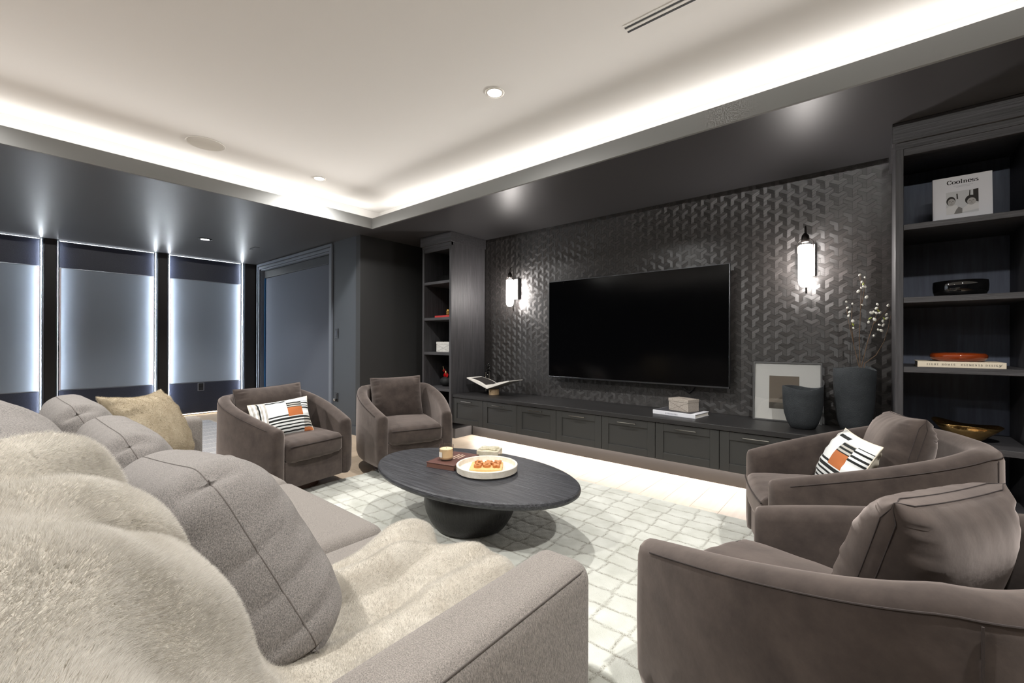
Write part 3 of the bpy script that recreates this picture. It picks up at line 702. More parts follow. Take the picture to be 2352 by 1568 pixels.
# ================================================================== CABINETS ALONG THE BACK WALL
CF, CT, CB = 3.53, 0.545, 0.200
X0 = -3.864; UW = 0.4975
add('cabinet_top', rbox(-3.862, 0.117, CF-.012, 4.086, CT-.038, CT, .003), counter)
tag(bpy.data.objects['cabinet_top'], 'long black oak top running over the floating low cabinets', 'countertop')
ords = ['first', 'second', 'third', 'fourth', 'fifth', 'sixth', 'seventh', 'eighth']
def make_cab():
    t = thing('low_cabinet', 'x', 'cabinet', (0, 0, 0), group='floating low cabinets under the television')
    W_ = UW
    add('body', box(.001, W_-.001, CF+.022, 4.085, CB, CT-.0385), lacquer, t, world=False)
    d = add('door', merge(rbox(.002, .068, CF, CF+.021, CB, CT-.043, .0015, 1), rbox(W_-.068, W_-.002, CF, CF+.021, CB, CT-.043, .0015, 1),
                     rbox(.068, W_-.068, CF, CF+.021, CB, CB+.062, .0015, 1), rbox(.068, W_-.068, CF, CF+.021, CT-.105, CT-.043, .0015, 1),
                     box(.068, W_-.068, CF+.009, CF+.02, CB+.06, CT-.104)), lacquer, t, world=False)
    c = W_/2; z = .472
    add('handle', merge(rbox(c-.085, c+.085, CF-.032, CF-.022, z-.004, z+.004, .002, 1), rbox(c-.078, c-.070, CF-.024, CF, z-.004, z+.004, .001, 1), rbox(c+.070, c+.078, CF-.024, CF, z-.004, z+.004, .001, 1)), chrome, d, world=False)
    return t
cab = make_cab()
for i in range(8):
    c = cab if i == 0 else copy_tree(cab)
    c.location = (X0+i*UW+(.026 if i == 0 else 0), 0, 0)
    c['label'] = '%s black shaker-door low cabinet counting from the shelf unit by the alcove' % ords[i]
    if i == 0:
        for ch in c.children: pass
# first unit begins at the side of the shelf unit
cab.location = (X0, 0, 0)

def bookcase(name, label, x0, x1, ztops, loc, bm_):
    t = thing(name, label, 'bookcase', loc)
    D0, D1 = 3.50, 4.086; s = .036
    for a, b in ((x0, x0+s), (x1-s, x1)): add('side_panel', rbox(a, b, D0, D1, .20, 2.385, .0015, 1), stain, t)
    add('back_panel', box(x0+s, x1-s, 4.066, 4.085, .20, 2.385), bm_, t)
    add('header', rbox(x0+s, x1-s, D0+.004, D0+.03, 2.300, 2.345, .0015, 1), stain_h, t)
    add('frieze', rbox(x0, x1, D0-.003, D0+.03, 2.342, 2.384, .001, 1), stain_h, t)
    add('crown', merge(rbox(x0-.016, x1+.016, D0-.022, D0+.06, 2.380, 2.498, .002, 1), box(x0-.016, x0+.02, D0+.06, D1, 2.380, 2.498), box(x1-.02, x1+.016, D0+.06, D1, 2.380, 2.498)), stain_h, t)
    add('top_board', box(x0+s, x1-s, D0+.03, 4.066, 2.345, 2.38), stain_h, t)
    for z in ztops: add('shelf', rbox(x0+s, x1-s, D0+.004, 4.066, z-.034, z, .0015, 1), stain_h, t)
    add('bottom_board', box(x0+s, x1-s, D0+.004, 4.066, .20, .236), stain_h, t)
    add('plinth', box(x0, x1-.002, 3.573, 4.085, 0, .115), kick, t)
    return t
LS = [1.925, 1.475, 1.043, 0.600]; RS = [1.886, 1.447, 1.030, 0.590]
bookcase('bookcase', 'tall black built-in bookcase by the alcove, left of the television', -4.414, -3.866, LS, (-4.14, 3.8, 0), mat('bookcase_back_shaded', (34, 34, 36), .6))  # shade inside this unlit bookcase is put into its near-black back colour
bookcase('bookcase', 'tall charcoal oak bookcase holding the Coolness book, right of the vases', .121, .712, RS, (.42, 3.8, 0), mat('bookcase_back_lit', (98, 105, 122), .55, noise=((40, 40, 3), 5), col2=(82, 88, 104)))  # same back panel, coloured lighter for the light that reaches it

# ---------------------------------------------------------------- television and wall lamps
t = thing('television', 'large flat black television mounted on the patterned wall', 'television', (-1.837, 4.0, .78))
TX0, TX1, TZ0, TZ1, TY = -2.764, -0.909, .781, 1.844, 3.965
add('back_shell', rbox(TX0+.01, TX1-.01, TY+.012, TY+.05, TZ0+.01, TZ1-.01, .006), plastic_k, t)
add('screen', rbox(TX0+.006, TX1-.006, TY, TY+.012, TZ0+.014, TZ1-.006, .001, 1), screen, t)
add('bezel', merge(rbox(TX0, TX1, TY-.003, TY+.03, TZ0, TZ0+.015, .002, 1), rbox(TX0, TX1, TY-.002, TY+.03, TZ1-.006, TZ1, .001, 1), rbox(TX0, TX0+.006, TY-.002, TY+.03, TZ0, TZ1, .001, 1), rbox(TX1-.006, TX1, TY-.002, TY+.03, TZ0, TZ1, .001, 1)), bezel, t)
add('wall_bracket', box(-2.2, -1.5, TY+.05, 4.085, 1.1, 1.55), plastic_k, t)
add('cable', tube([(-1.36, 4.04, .80), (-1.31, 4.07, .735), (-1.275, 4.078, .705), (-1.24, 4.07, .735), (-1.20, 4.04, .80)], .005), plastic_k, t, smooth=True)

def sconce(cx, label):
    t = thing('wall_sconce', label, 'wall lamp', (cx, 4.085, 1.55), group='tubular wall sconces')
    add('back_plate', rbox(cx-.056, cx+.056, 4.040, 4.0875, 1.690, 1.938, .003), plate_m, t)
    add('stem', tube([(cx, 4.026, 1.555), (cx, 4.026, 2.03)]+[(cx, 3.993+.033*math.cos(R(a)), 2.03+.04*math.sin(R(a))) for a in range(15, 181, 15)]+[(cx, 3.96, 2.0)], .0055, 10), blackmetal, t, smooth=True)
    add('bracket', tube([(cx, 4.042, 1.87), (cx, 4.022, 1.87)], .006, 8), blackmetal, t)
    add('socket', lathe([(0, .058), (.010, .057), (.013, .050), (.024, .036), (.027, .010), (.027, -.012), (.022, -.016), (0, -.016)], 28, (cx, 3.96, 1.955)), blackmetal, t, smooth=True)
    add('yoke', tube([(cx+.052*math.cos(R(a)), 3.96, 1.928+.045*math.sin(R(a))) for a in range(0, 181, 12)], .0026, 6), blackmetal, t)
    for s in (-1, 1): add('yoke_arm', tube([(cx+s*.052, 3.96, 1.928), (cx+s*.052, 3.96, 1.86)], .0026, 6), blackmetal, t)
    add('glass_tube', lathe([(.049, .355), (.050, .35), (.050, .03), (.042, .006), (.020, -.006), (0, -.008)], 32, (cx, 3.96, 1.595)), lamp_glass, t, smooth=True)
    add('lamp_tube', lathe([(0, .322), (.038, .322), (.045, .312), (.045, .05), (.040, .026), (.026, .008), (0, .002)], 32, (cx, 3.96, 1.598)), tubeglow, t, smooth=True)
sconce(-3.332, 'glowing glass tube wall sconce between the bookcase and the television')
sconce(-0.379, 'glowing glass tube wall sconce above the framed print')

# ---------------------------------------------------------------- things on the low cabinets
ZT = CT
# open book on a stone stand
st = thing('book_stand', 'small round travertine stand under the open book', 'stand', (-3.44, 3.80, ZT))
add('drum', lathe([(0, 0), (.058, 0), (.061, .003), (.061, .068), (0, .068)], 36, (-3.44, 3.80, ZT)), mat('stand_travertine', (196, 166, 128), .6, noise=((40, 40, 40), 5), col2=(214, 188, 152)), st, smooth=False)
add('clip', tube([(-3.428, 3.735, ZT+.072), (-3.425, 3.731, ZT+.06), (-3.437, 3.733, ZT+.045), (-3.445, 3.736, ZT+.035)], .003, 6), gold, st)
ob = thing('open_book', 'open picture book lying on the round travertine stand', 'book', (-3.44, 3.80, ZT+.07))
def leafside(s, name, m_, w0=0.0, w1=.335, lift=0.0, d0=-.125, d1=.125):
    V, F = [], []; n = 14
    for lay in (0, 1):
        for i in range(n+1):
            a = w0+(w1-w0)*i/n
            base = .012+.105*(a/.335)+ (0 if lay == 0 else .010+.028*math.sin(math.pi*min(1, (a/.335)*.95+.05))*(1-.5*a/.335)) + lift
            for y in (d0, d1): V.append((-3.44+s*a, 3.80+y, ZT+.066+base))
    L = 2*(n+1)
    for i in range(n):
        a = 2*i
        F += [[a, a+2, a+3, a+1], [L+a, L+a+1, L+a+3, L+a+2], [a, L+a, L+a+2, a+2], [a+1, a+3, L+a+3, L+a+1]]
    F += [[0, 1, L+1, L], [2*n, L+2*n, L+2*n+1, 2*n+1]]
    return add(name, (V, F), m_, ob, smooth=False)
leafside(-1, 'pages', paper); leafside(1, 'pages', paper)
def picture(s, w0, w1, d0, d1):
    V, F = [], []; n = 10
    for i in range(n+1):
        a = w0+(w1-w0)*i/n; z = .012+.105*(a/.335)+.0108+.028*math.sin(math.pi*min(1, (a/.335)*.95+.05))*(1-.5*a/.335)
        for y in (d0, d1): V.append((-3.44+s*a, 3.80+y, ZT+.066+z))
    for i in range(n): F.append([2*i, 2*i+1, 2*i+3, 2*i+2])
    add('printed_picture', (V, F), photo_d, ob)
picture(-1, .05, .30, -.09, .11); picture(1, .05, .31, -.07, .09)
# dark candlestick with bobbin rings
cs = thing('candlestick', 'slender black glossy candlestick standing behind the open book', 'candlestick', (-3.66, 3.93, ZT))
add('foot', lathe([(0, 0), (.055, 0), (.055, .006), (.02, .018), (.012, .03)], 28, (-3.66, 3.93, ZT)), blackglass, cs, smooth=True)
add('column', lathe([(.012, .028), (.012, .20), (.016, .205), (.012, .21), (.012, .255), (0, .255)], 20, (-3.66, 3.93, ZT)), blackglass, cs, smooth=True)
for z, r_ in ((.262, .040), (.300, .026), (.335, .028)):
    add('ring', tube([(-3.66+r_*math.cos(a), 3.93+r_*math.sin(a)*.5, ZT+z+.008*math.sin(a)) for a in np.linspace(0, 2*math.pi, 25)[:-1]], .008, 8, closed=True), blackglass, cs, smooth=True)
add('stem', tube([(-3.66, 3.93, ZT+.25), (-3.66, 3.93, ZT+.36)], .007, 8), blackglass, cs, smooth=True)
for dx in (-.028, .03): add('drop', tube([(-3.66+dx, 3.92, ZT+.01), (-3.66+dx, 3.92, ZT+.25)], .0035, 6), mat('drop_glass', (220, 220, 215), .1, 1.0), cs)
# white book with shagreen box
wbk = thing('book', 'thin white coffee-table book lying under the shagreen box', 'book', (-1.27, 3.83, ZT), 0)
bang = R(-8)
def rotb(vf, c, a): v, f = vf; return xf((np.asarray(v)-np.array(c), f), c, rz=a)
bc = (-1.265, 3.82, 0)
add('cover', rotb(merge(rbox(-1.455, -1.075, 3.69, 3.95, ZT, ZT+.004, .001, 1), rbox(-1.455, -1.075, 3.69, 3.95, ZT+.030, ZT+.034, .001, 1), rbox(-1.455, -1.075, 3.688, 3.692, ZT+.001, ZT+.033, .0008, 1)), bc, bang), white_cover, wbk)
add('page_block', rotb(box(-1.450, -1.081, 3.692, 3.945, ZT+.004, ZT+.030), bc, bang), paper, wbk)
add('dust_band', rotb(box(-1.45, -1.12, 3.70, 3.945, ZT+.034, ZT+.0346), bc, bang), mat('cover_print', (70, 70, 74), .5), wbk)
for i in range(9):
    add('spine_mark', rotb(box(-1.335+i*.0125, -1.328+i*.0125, 3.6872, 3.688, ZT+.010, ZT+.023), bc, bang), ink_grey, wbk)
sb = thing('shagreen_box', 'grey shagreen lidded box on the white book under the television', 'box', (-1.25, 3.84, ZT+.0346))
sc_, sa_ = (-1.245, 3.835, 0), R(-20)
add('body', rotb(rbox(-1.345, -1.145, 3.765, 3.905, ZT+.035, ZT+.112, .002), sc_, sa_), shagreen, sb)
add('lid', rotb(rbox(-1.347, -1.143, 3.763, 3.907, ZT+.113, ZT+.140, .002), sc_, sa_), shagreen, sb)
for (ax, ay), (bx, by) in (((-1.345, 3.765), (-1.145, 3.905)), ((-1.145, 3.765), (-1.345, 3.905))):
    add('inlay_line', rotb(tube([(ax, ay, ZT+.1402), (bx, by, ZT+.1402)], .0012, 4), sc_, sa_), inlay, sb)
for (ax, az), (bx, bz) in (((-1.345, .036), (-1.145, .112)), ((-1.145, .036), (-1.345, .112))):
    add('inlay_line', rotb(tube([(ax, 3.7648, ZT+az), (bx, 3.7648, ZT+bz)], .0012, 4), sc_, sa_), inlay, sb)
# framed print leaning on the wall
fp = thing('framed_print', 'framed print with white mat leaning on the wall behind the short vase', 'picture', (-.505, 4.03, ZT))
lean = R(-5.5)
def F_(vf): return xf(vf, (-.507, 4.005, ZT), rx=lean, rz=R(2.5))
hw, hh = .232, .472
add('frame', F_(merge(rbox(-hw, hw, -.01, .012, 0, .011, .001, 1), rbox(-hw, hw, -.01, .012, hh-.011, hh, .001, 1), rbox(-hw, -hw+.011, -.01, .012, .011, hh-.011, .001, 1), rbox(hw-.011, hw, -.01, .012, .011, hh-.011, .001, 1))), frame_m, fp)
add('mat_board', F_(box(-hw+.011, hw-.011, 0, .01, .011, hh-.011)), matboard, fp)
add('print_field', F_(box(-.118, .085, -.0012, 0, .10, .362)), art_t, fp)
add('print_bar', F_(box(-.118, .085, -.0022, -.0012, .10, .148)), art_k, fp)
add('glazing', F_(box(-hw+.011, hw-.011, -.0050, -.0042, .011, hh-.011)), print_glass, fp)
# stoneware vases with folded rims
def vase(name, label, c, prof, sx, wobv, seed):
    t = thing(name, label, 'vase', c)
    r = np.random.default_rng(seed); ph = r.random(3)*6.28
    top = prof[-1][1]
    def wob(a, rr, z):
        k = max(0, (z-top*.6)/(top*.4)); return wobv*k*k*(math.sin(2*a+ph[0])+.6*math.sin(3*a+ph[1]))
    outer = prof; inner = [(rr-.008, z) for rr, z in prof[::-1] if z > .03]
    pr = [(0, 0)]+outer+[(prof[-1][0]-.004, top+.003)]+inner+[(0, .03)]
    add('body', lathe(pr, 64, c, sx=sx, wob=wob), stone_k, t, smooth=True)
    return t
vase('stone_vase', 'short wide charcoal stoneware vase in front of the framed print', (-.378, 3.80, ZT), [(.066, 0), (.078, .006), (.100, .05), (.117, .11), (.124, .18), (.126, .25), (.128, .298)], 1.0, .010, 2)
vv = vase('stone_vase', 'tall charcoal stoneware vase holding the willow branches', (-.082, 3.87, ZT), [(.062, 0), (.074, .006), (.096, .07), (.110, .17), (.117, .28), (.120, .38), (.122, .448)], 1.0, .008, 5)
# willow branches
wl = thing('willow_branches', 'thin budding willow branches rising from the tall vase', 'branches', (-.06, 3.87, ZT+.05))
BR = {'a': [(-.07, 3.86, ZT+.06), (-.05, 3.86, 1.0), (-.055, 3.86, 1.2), (-.048, 3.85, 1.40), (-.045, 3.85, 1.55), (-.052, 3.85, 1.65)],
      'b': [(-.08, 3.87, ZT+.06), (-.055, 3.86, 1.0), (-.085, 3.86, 1.16), (-.11, 3.86, 1.30), (-.128, 3.85, 1.44)],
      'b2': [(-.085, 3.86, 1.16), (-.098, 3.86, 1.30), (-.095, 3.86, 1.42)],
      'c': [(-.06, 3.87, ZT+.06), (-.04, 3.86, 1.02), (-.01, 3.85, 1.18), (.02, 3.85, 1.30), (.045, 3.84, 1.40), (.052, 3.84, 1.425)],
      'c2': [(.02, 3.85, 1.30), (.06, 3.84, 1.35), (.104, 3.83, 1.415)],
      'd': [(-.05, 3.88, ZT+.06), (-.025, 3.86, 1.03), (.035, 3.84, 1.09), (.075, 3.83, 1.18), (.096, 3.82, 1.27), (.110, 3.81, 1.36)],
      'a2': [(-.048, 3.85, 1.40), (-.03, 3.85, 1.52), (-.022, 3.85, 1.63)]}
for kx, pts in BR.items():
    r_ = [.0030*(1-.6*i/(len(pts)-1)) for i in range(len(pts))]
    add('branch', tube(pts, r_, 6), twig, wl, smooth=True)
BUDS = [(-.052, 1.645, .9), (-.025, 1.625, .7), (-.041, 1.595, 1), (-.043, 1.555, .9), (-.032, 1.562, .9), (-.022, 1.560, .9), (-.060, 1.530, 1.2), (-.016, 1.488, 1.3), (-.040, 1.437, .9),
        (-.126, 1.462, .8), (-.092, 1.445, .8), (-.120, 1.420, .9), (-.108, 1.388, 1), (-.113, 1.362, 1), (-.090, 1.325, 1.3), (-.086, 1.275, .8),
        (.042, 1.435, .9), (.036, 1.408, 1.1), (.010, 1.378, 1.3), (.022, 1.385, .8), (.035, 1.376, 1), (.055, 1.378, 1), (.096, 1.424, 1), (-.005, 1.315, 1), (.027, 1.332, 1.3),
        (.088, 1.363, 1), (.090, 1.338, 1.1), (.070, 1.320, 1), (.052, 1.295, .9), (.072, 1.292, 1.1), (.046, 1.262, .9), (.063, 1.256, 1.2), (.022, 1.222, .8)]
bud = None
for x, z, s in BUDS:
    if bud is None:
        bud = add('bud', lathe([(0, -.011), (.0055, -.007), (.0078, 0), (.0055, .007), (0, .012)], 10), bud_w, wl, smooth=True, world=False); b_ = bud
    else: b_ = inst(bud, wl)
    b_.location = Vector((x, 3.845+random.uniform(-.012, .008), z))-origin(wl); b_.scale = (s, s, s); b_.rotation_euler = (random.uniform(-.5, .5), random.uniform(-.9, .9), 0)
for x, z in ((-.034, 1.578), (.047, 1.392), (.002, 1.34), (-.088, 1.30), (.078, 1.337)):
    l_ = add('leaf', (np.array([(0, 0, -.014), (.006, .003, 0), (0, 0, .016), (-.006, .003, 0), (0, -.003, 0)]), [(0, 1, 4), (1, 2, 4), (2, 3, 4), (3, 0, 4)]), leaf_g, wl, world=False)
    l_.location = Vector((x, 3.84, z))-origin(wl); l_.rotation_euler = (0, random.uniform(-1, 1), 0)

# ---------------------------------------------------------------- shelf contents, bookcase by the alcove
t = thing('acrylic_box', 'clear acrylic box on the top shelf of the dark bookcase', 'box', (-4.2, 3.74, LS[0]))
add('shell', rbox(-4.33, -4.08, 3.66, 3.82, LS[0], LS[0]+.095, .002), acrylic, t)
t = thing('book', 'red book lying flat on the dark bookcase under a gold cup', 'book', (-4.17, 3.72, LS[1]))
add('cover', merge(rbox(-4.31, -4.03, 3.62, 3.82, LS[1], LS[1]+.004, .001, 1), rbox(-4.31, -4.03, 3.62, 3.82, LS[1]+.028, LS[1]+.032, .001, 1), rbox(-4.31, -4.03, 3.618, 3.622, LS[1], LS[1]+.032, .001, 1)), red_cover, t)
add('page_block', box(-4.305, -4.035, 3.622, 3.815, LS[1]+.004, LS[1]+.028), paper, t)
t = thing('gold_cup', 'ribbed gold cup standing on the red book', 'cup', (-4.11, 3.70, LS[1]+.032))
add('body', lathe([(0, 0), (.036, 0), (.038, .003), (.036, .02), (.038, .04), (.036, .06), (.038, .078), (.034, .078), (.032, .01), (0, .01)], 28, (-4.12, 3.69, LS[1]+.032)), gold, t, smooth=True)
t = thing('lidded_box', 'white lidded box on the third shelf of the dark bookcase', 'box', (-4.18, 3.74, LS[2]))
add('body', rbox(-4.325, -4.06, 3.66, 3.84, LS[2], LS[2]+.098, .002), marble_w, t); add('lid', rbox(-4.327, -4.058, 3.658, 3.842, LS[2]+.099, LS[2]+.130, .002), marble_w, t)
for a, b in (((-4.325, .0), (-4.06, .097)), ((-4.06, .0), (-4.325, .097))): add('inlay_line', tube([(a[0], 3.6597, LS[2]+a[1]), (b[0], 3.6597, LS[2]+b[1])], .001, 4), inlay, t)
t = thing('round_vase', 'round black vase on the low shelf of the dark bookcase', 'vase', (-4.2, 3.74, LS[3]))
add('body', lathe([(0, 0), (.05, 0), (.085, .025), (.098, .06), (.088, .095), (.05, .12), (.036, .122), (.036, .115), (.045, .11), (0, .02)], 36, (-4.2, 3.74, LS[3])), mat('matte_black', (20, 21, 22), .7), t, smooth=True)
t = thing('anthurium', 'red glossy anthurium flower in the round black vase', 'flower', (-4.2, 3.74, LS[3]+.11))
def spathe(c, s, tilt):
    P = []
    for a in np.linspace(0, 2*math.pi, 28)[:-1]:
        r_ = s*(1-math.sin(a)*.55)*(.85 if abs(math.cos(a)) > .2 else 1); P.append((c[0]+r_*math.cos(a)*.8, c[1], c[2]+r_*math.sin(a)*.95))
    V = [(c[0], c[1]+.012, c[2])]+[(x, y-.006*math.sin(i*.9), z) for i, (x, y, z) in enumerate(P)]+[(c[0], c[1]+.015, c[2])]+[(x, y+.004-.006*math.sin(i*.9), z) for i, (x, y, z) in enumerate(P)]
    n = len(P); F = [[0, 1+i, 1+(i+1) % n] for i in range(n)]+[[n+1, n+2+(i+1) % n, n+2+i] for i in range(n)]+[[1+i, n+2+i, n+2+(i+1) % n, 1+(i+1) % n] for i in range(n)]
    return np.array(V), F
add('stem', tube([(-4.2, 3.74, LS[3]+.05), (-4.2, 3.73, LS[3]+.16)], .004, 6), leaf_g, t)
add('spathe', spathe((-4.185, 3.70, LS[3]+.165), .052, 0), red_glossy, t, smooth=True); add('spathe', spathe((-4.245, 3.72, LS[3]+.215), .028, 0), red_glossy, t, smooth=True)
add('spadix', tube([(-4.17, 3.692, LS[3]+.155), (-4.165, 3.68, LS[3]+.20)], .006, 8), yellow_m, t, smooth=True); add('spadix', tube([(-4.235, 3.71, LS[3]+.205), (-4.24, 3.70, LS[3]+.255)], .004, 8), yellow_m, t, smooth=True)

# ---------------------------------------------------------------- shelf contents, bookcase right of the vases
ck = thing('book', 'white book titled Coolness standing upright on the top shelf', 'book', (.415, 3.62, RS[0]))
def K_(vf): return xf(vf, (.415, 3.60, RS[0]), rx=R(-5))
cw_, chh = .121, .272
add('cover', K_(merge(rbox(-cw_, cw_, 0, .004, 0, chh, .001, 1), rbox(-cw_, cw_, .026, .030, 0, chh, .001, 1), rbox(-cw_-.002, -cw_+.003, .0, .03, 0, chh, .001, 1))), white_cover, ck)
add('page_block', K_(box(-cw_+.004, cw_-.003, .004, .026, .003, chh-.003)), paper, ck)
(tv, tf), tw = nib_text('Coolness', .0235, .19, .055, .03, 1.0)
tv = tv+np.array([-tw/2+.003, -.0006, .226]); add('title', K_((tv, tf)), ink, ck)
for i in range(2): add('subtitle', K_(box(-.035+.012*i, .045-.012*i, -.0006, -.0003, .212-.007*i, .2135-.007*i)), ink_grey, ck)
add('publisher_line', K_(box(-.03, .035, -.0006, -.0003, .014, .0155)), ink_grey, ck)
def pr(poly, m_, dep, nm): add(nm, K_(prism(poly, -dep, -dep+.0002)), m_, ck)
def oval(cx, cz, rx, rz, n=20): return [(cx+rx*math.cos(2*math.pi*i/n), cz+rz*math.sin(2*math.pi*i/n)) for i in range(n)]
pr([(-.066, .045), (.066, .045), (.066, .180), (-.066, .180)], photo_l, .0006, 'cover_photo')
pr([(.045, .112), (.066, .100), (.066, .180), (.045, .178)], photo_d, .0009, 'photo_shape')
pr([(-.022, .133), (-.016, .133), (-.018, .165), (-.023, .165)], photo_d, .0009, 'photo_shape'); pr([(.028, .140), (.033, .140), (.034, .176), (.030, .176)], photo_d, .0009, 'photo_shape')
skin = mat('print_skin', (178, 176, 174), .7)
pr(oval(-.046, .124, .019, .027), photo_d, .0012, 'photo_hair'); pr(oval(-.044, .117, .0155, .022), skin, .0015, 'photo_face')
pr(oval(.036, .119, .024, .028), photo_d, .0012, 'photo_hair'); pr(oval(.038, .109, .018, .021), skin, .0015, 'photo_face')
for fx, fz in ((-.044, .117), (.038, .109)):
    for dx in (-.0065, .0065): pr([(fx+dx-.003, fz+.004), (fx+dx+.003, fz+.004), (fx+dx+.003, fz+.0062), (fx+dx-.003, fz+.0062)], photo_d, .0018, 'photo_eye')
    pr([(fx-.0015, fz-.005), (fx+.0025, fz-.005), (fx+.001, fz+.003), (fx, fz+.003)], photo_m, .0018, 'photo_nose'); pr([(fx-.006, fz-.0115), (fx+.006, fz-.0115), (fx+.005, fz-.0095), (fx-.005, fz-.0095)], photo_m, .0018, 'photo_mouth')
pr([(-.066, .045), (-.012, .045), (-.020, .095), (-.040, .098), (-.066, .085)], mat('print_shirt', (222, 222, 222), .7), .0014, 'photo_shirt')
pr([(-.034, .045), (.0, .045), (.0, .075), (-.015, .085), (-.024, .07)], photo_m, .0016, 'photo_shape')
pr([(.0, .05), (.066, .06), (.066, .09), (.03, .097), (.005, .075)], mat('print_shirt', (222, 222, 222), .7), .0014, 'photo_shirt')
t = thing('glass_bowl', 'low black glass bowl on the second shelf beside the wall sconce', 'bowl', (.415, 3.66, RS[1]))
add('body', lathe([(0, 0), (.095, 0), (.108, .008), (.116, .03), (.118, .06), (.117, .090), (.110, .092), (.106, .06), (.098, .022), (0, .018)], 48, (.412, 3.66, RS[1])), blackglass, t, smooth=True)
eb = thing('book', 'cream book with its spine reading Eight Homes Clements Design', 'book', (.40, 3.66, RS[2]))
add('cover', merge(rbox(.222, .578, 3.545, 3.80, RS[2], RS[2]+.003, .001, 1), rbox(.222, .578, 3.545, 3.80, RS[2]+.031, RS[2]+.034, .001, 1), rbox(.222, .578, 3.543, 3.547, RS[2], RS[2]+.034, .001, 1)), cream_cover, eb)
add('page_block', box(.226, .574, 3.547, 3.795, RS[2]+.003, RS[2]+.031), paper, eb)
(a, b), tw = nib_text('EIGHT HOMES', .0095, .16, .06, .42, 1.0); add('spine_title', (a+np.array([.262, 3.5425, RS[2]+.0125]), b), ink, eb); 
(a, b), tw2 = nib_text('CLEMENTS DESIGN', .0095, .16, .06, .36, 1.0); add('spine_author', (a+np.array([.262+tw+.020, 3.5425, RS[2]+.0125]), b), ink, eb)
add('spine_emblem', tube([(.548, 3.5425, RS[2]+.012), (.553, 3.5425, RS[2]+.010), (.558, 3.5425, RS[2]+.016), (.562, 3.5425, RS[2]+.024)], .0009, 4), ink, eb)
t = thing('amber_dish', 'low amber glass dish resting on the cream book', 'dish', (.405, 3.66, RS[2]+.034))
add('body', lathe([(0, 0), (.095, 0), (.108, .006), (.122, .022), (.122, .038), (.112, .048), (.09, .050), (.085, .046), (.105, .040), (.110, .028), (.095, .012), (0, .010)], 48, (.405, 3.665, RS[2]+.0342)), amber, t, smooth=True)
t = thing('brass_bowl', 'hammered brass boat-shaped bowl on the low shelf behind the armchair', 'bowl', (.445, 3.72, RS[3]))
def bw(a, r_, z): return (.006*math.cos(2*a+.5)+.006*math.sin(3*a)-.010*math.cos(a))*(z/.10)**2
pr_ = [(0, 0), (.05, 0), (.075, .02), (.115, .06), (.150, .10), (.147, .102), (.112, .065), (.072, .026), (.04, .008), (0, .006)]
add('body', lathe(pr_, 56, (.445, 3.70, RS[3]), sx=1.0, sy=.78, wob=bw), brass, t, smooth=True)
# ================================================================== RUGS
def make_rug():
    x0, x1, y0, y1 = -3.43, 0.55, 0.25, 3.15; st = .0095
    nx, ny = int((x1-x0)/st), int((y1-y0)/st)
    X, Y = np.meshgrid(np.linspace(x0, x1, nx+1), np.linspace(y0, y1, ny+1))
    ex = .004*np.sin(Y*21)+.003*np.sin(Y*47+X*9)+.0015*np.sin(Y*160); ey = .004*np.sin(X*19+1)+.003*np.sin(X*43+Y*11)+.0015*np.sin(X*150)
    cx, cy = .168, .120
    row = np.floor((Y+ey-3.025)/cy)
    dx = np.abs(((X+ex+.9+.010*np.sin(row*2.3)+cx/2) % cx)-cx/2); dy = np.abs(((Y+ey-3.025+cy/2) % cy)-cy/2)
    d = np.minimum(dx, dy); line = np.clip(1.25-d/.0062, 0, 1)
    edge = np.minimum(np.minimum(X-x0, x1-X), np.minimum(Y-y0, y1-Y))
    Z = .016+.003*np.sin(X*3.1+1)*np.sin(Y*2.7)-.0035*np.exp(-(d/.007)**2)+.0015*np.sin(X*90)*np.sin(Y*83)
    Z = np.where(edge < .012, .006, Z); Z = np.clip(Z, .004, None)
    V = np.stack([X.ravel(), Y.ravel(), Z.ravel()], 1)
    a = (np.arange(ny)[:, None]*(nx+1)+np.arange(nx)[None, :]).ravel(); F = np.stack([a, a+1, a+nx+2, a+nx+1], 1)
    nb = len(V); ring = list(range(0, nx+1))+[(nx+1)*j+nx for j in range(1, ny+1)]+[(nx+1)*ny+i for i in range(nx-1, -1, -1)]+[(nx+1)*j for j in range(ny-1, 0, -1)]
    Vb = V[ring].copy(); Vb[:, 2] = .0005; V = np.vstack([V, Vb]); m_ = len(ring)
    F = F.tolist()+[[ring[(i+1) % m_], ring[i], nb+i, nb+(i+1) % m_] for i in range(m_)]
    o = add('area_rug', (V, F), wool, None, smooth=True)
    at = o.data.attributes.new('line', 'FLOAT', 'POINT'); at.data.foreach_set('value', np.concatenate([line.ravel(), np.zeros(m_)]).astype(np.float32))
    tag(o, 'cream tufted rug with a thin drawn grid under the coffee table', 'rug')
make_rug()
r2_ = thing('flatweave_rug', 'grey striped flatweave rug on the oak floor behind the armchairs', 'rug', (-6.6, 1.3, 0))
add('field', rbox(-7.55, -4.55, .35, 2.02, .0005, .007, .002, 1), rug2_m, r2_)
for x in np.arange(-7.45, -4.6, .24): add('stripe', box(x, x+.012, .36, 2.01, .0068, .0078), fringe_w, r2_)
for y in (.335, 2.02):
    for x in np.arange(-7.54, -4.56, .05): add('fringe', box(x, x+.01, y, y+.03, .0005, .004), fringe_w, r2_)

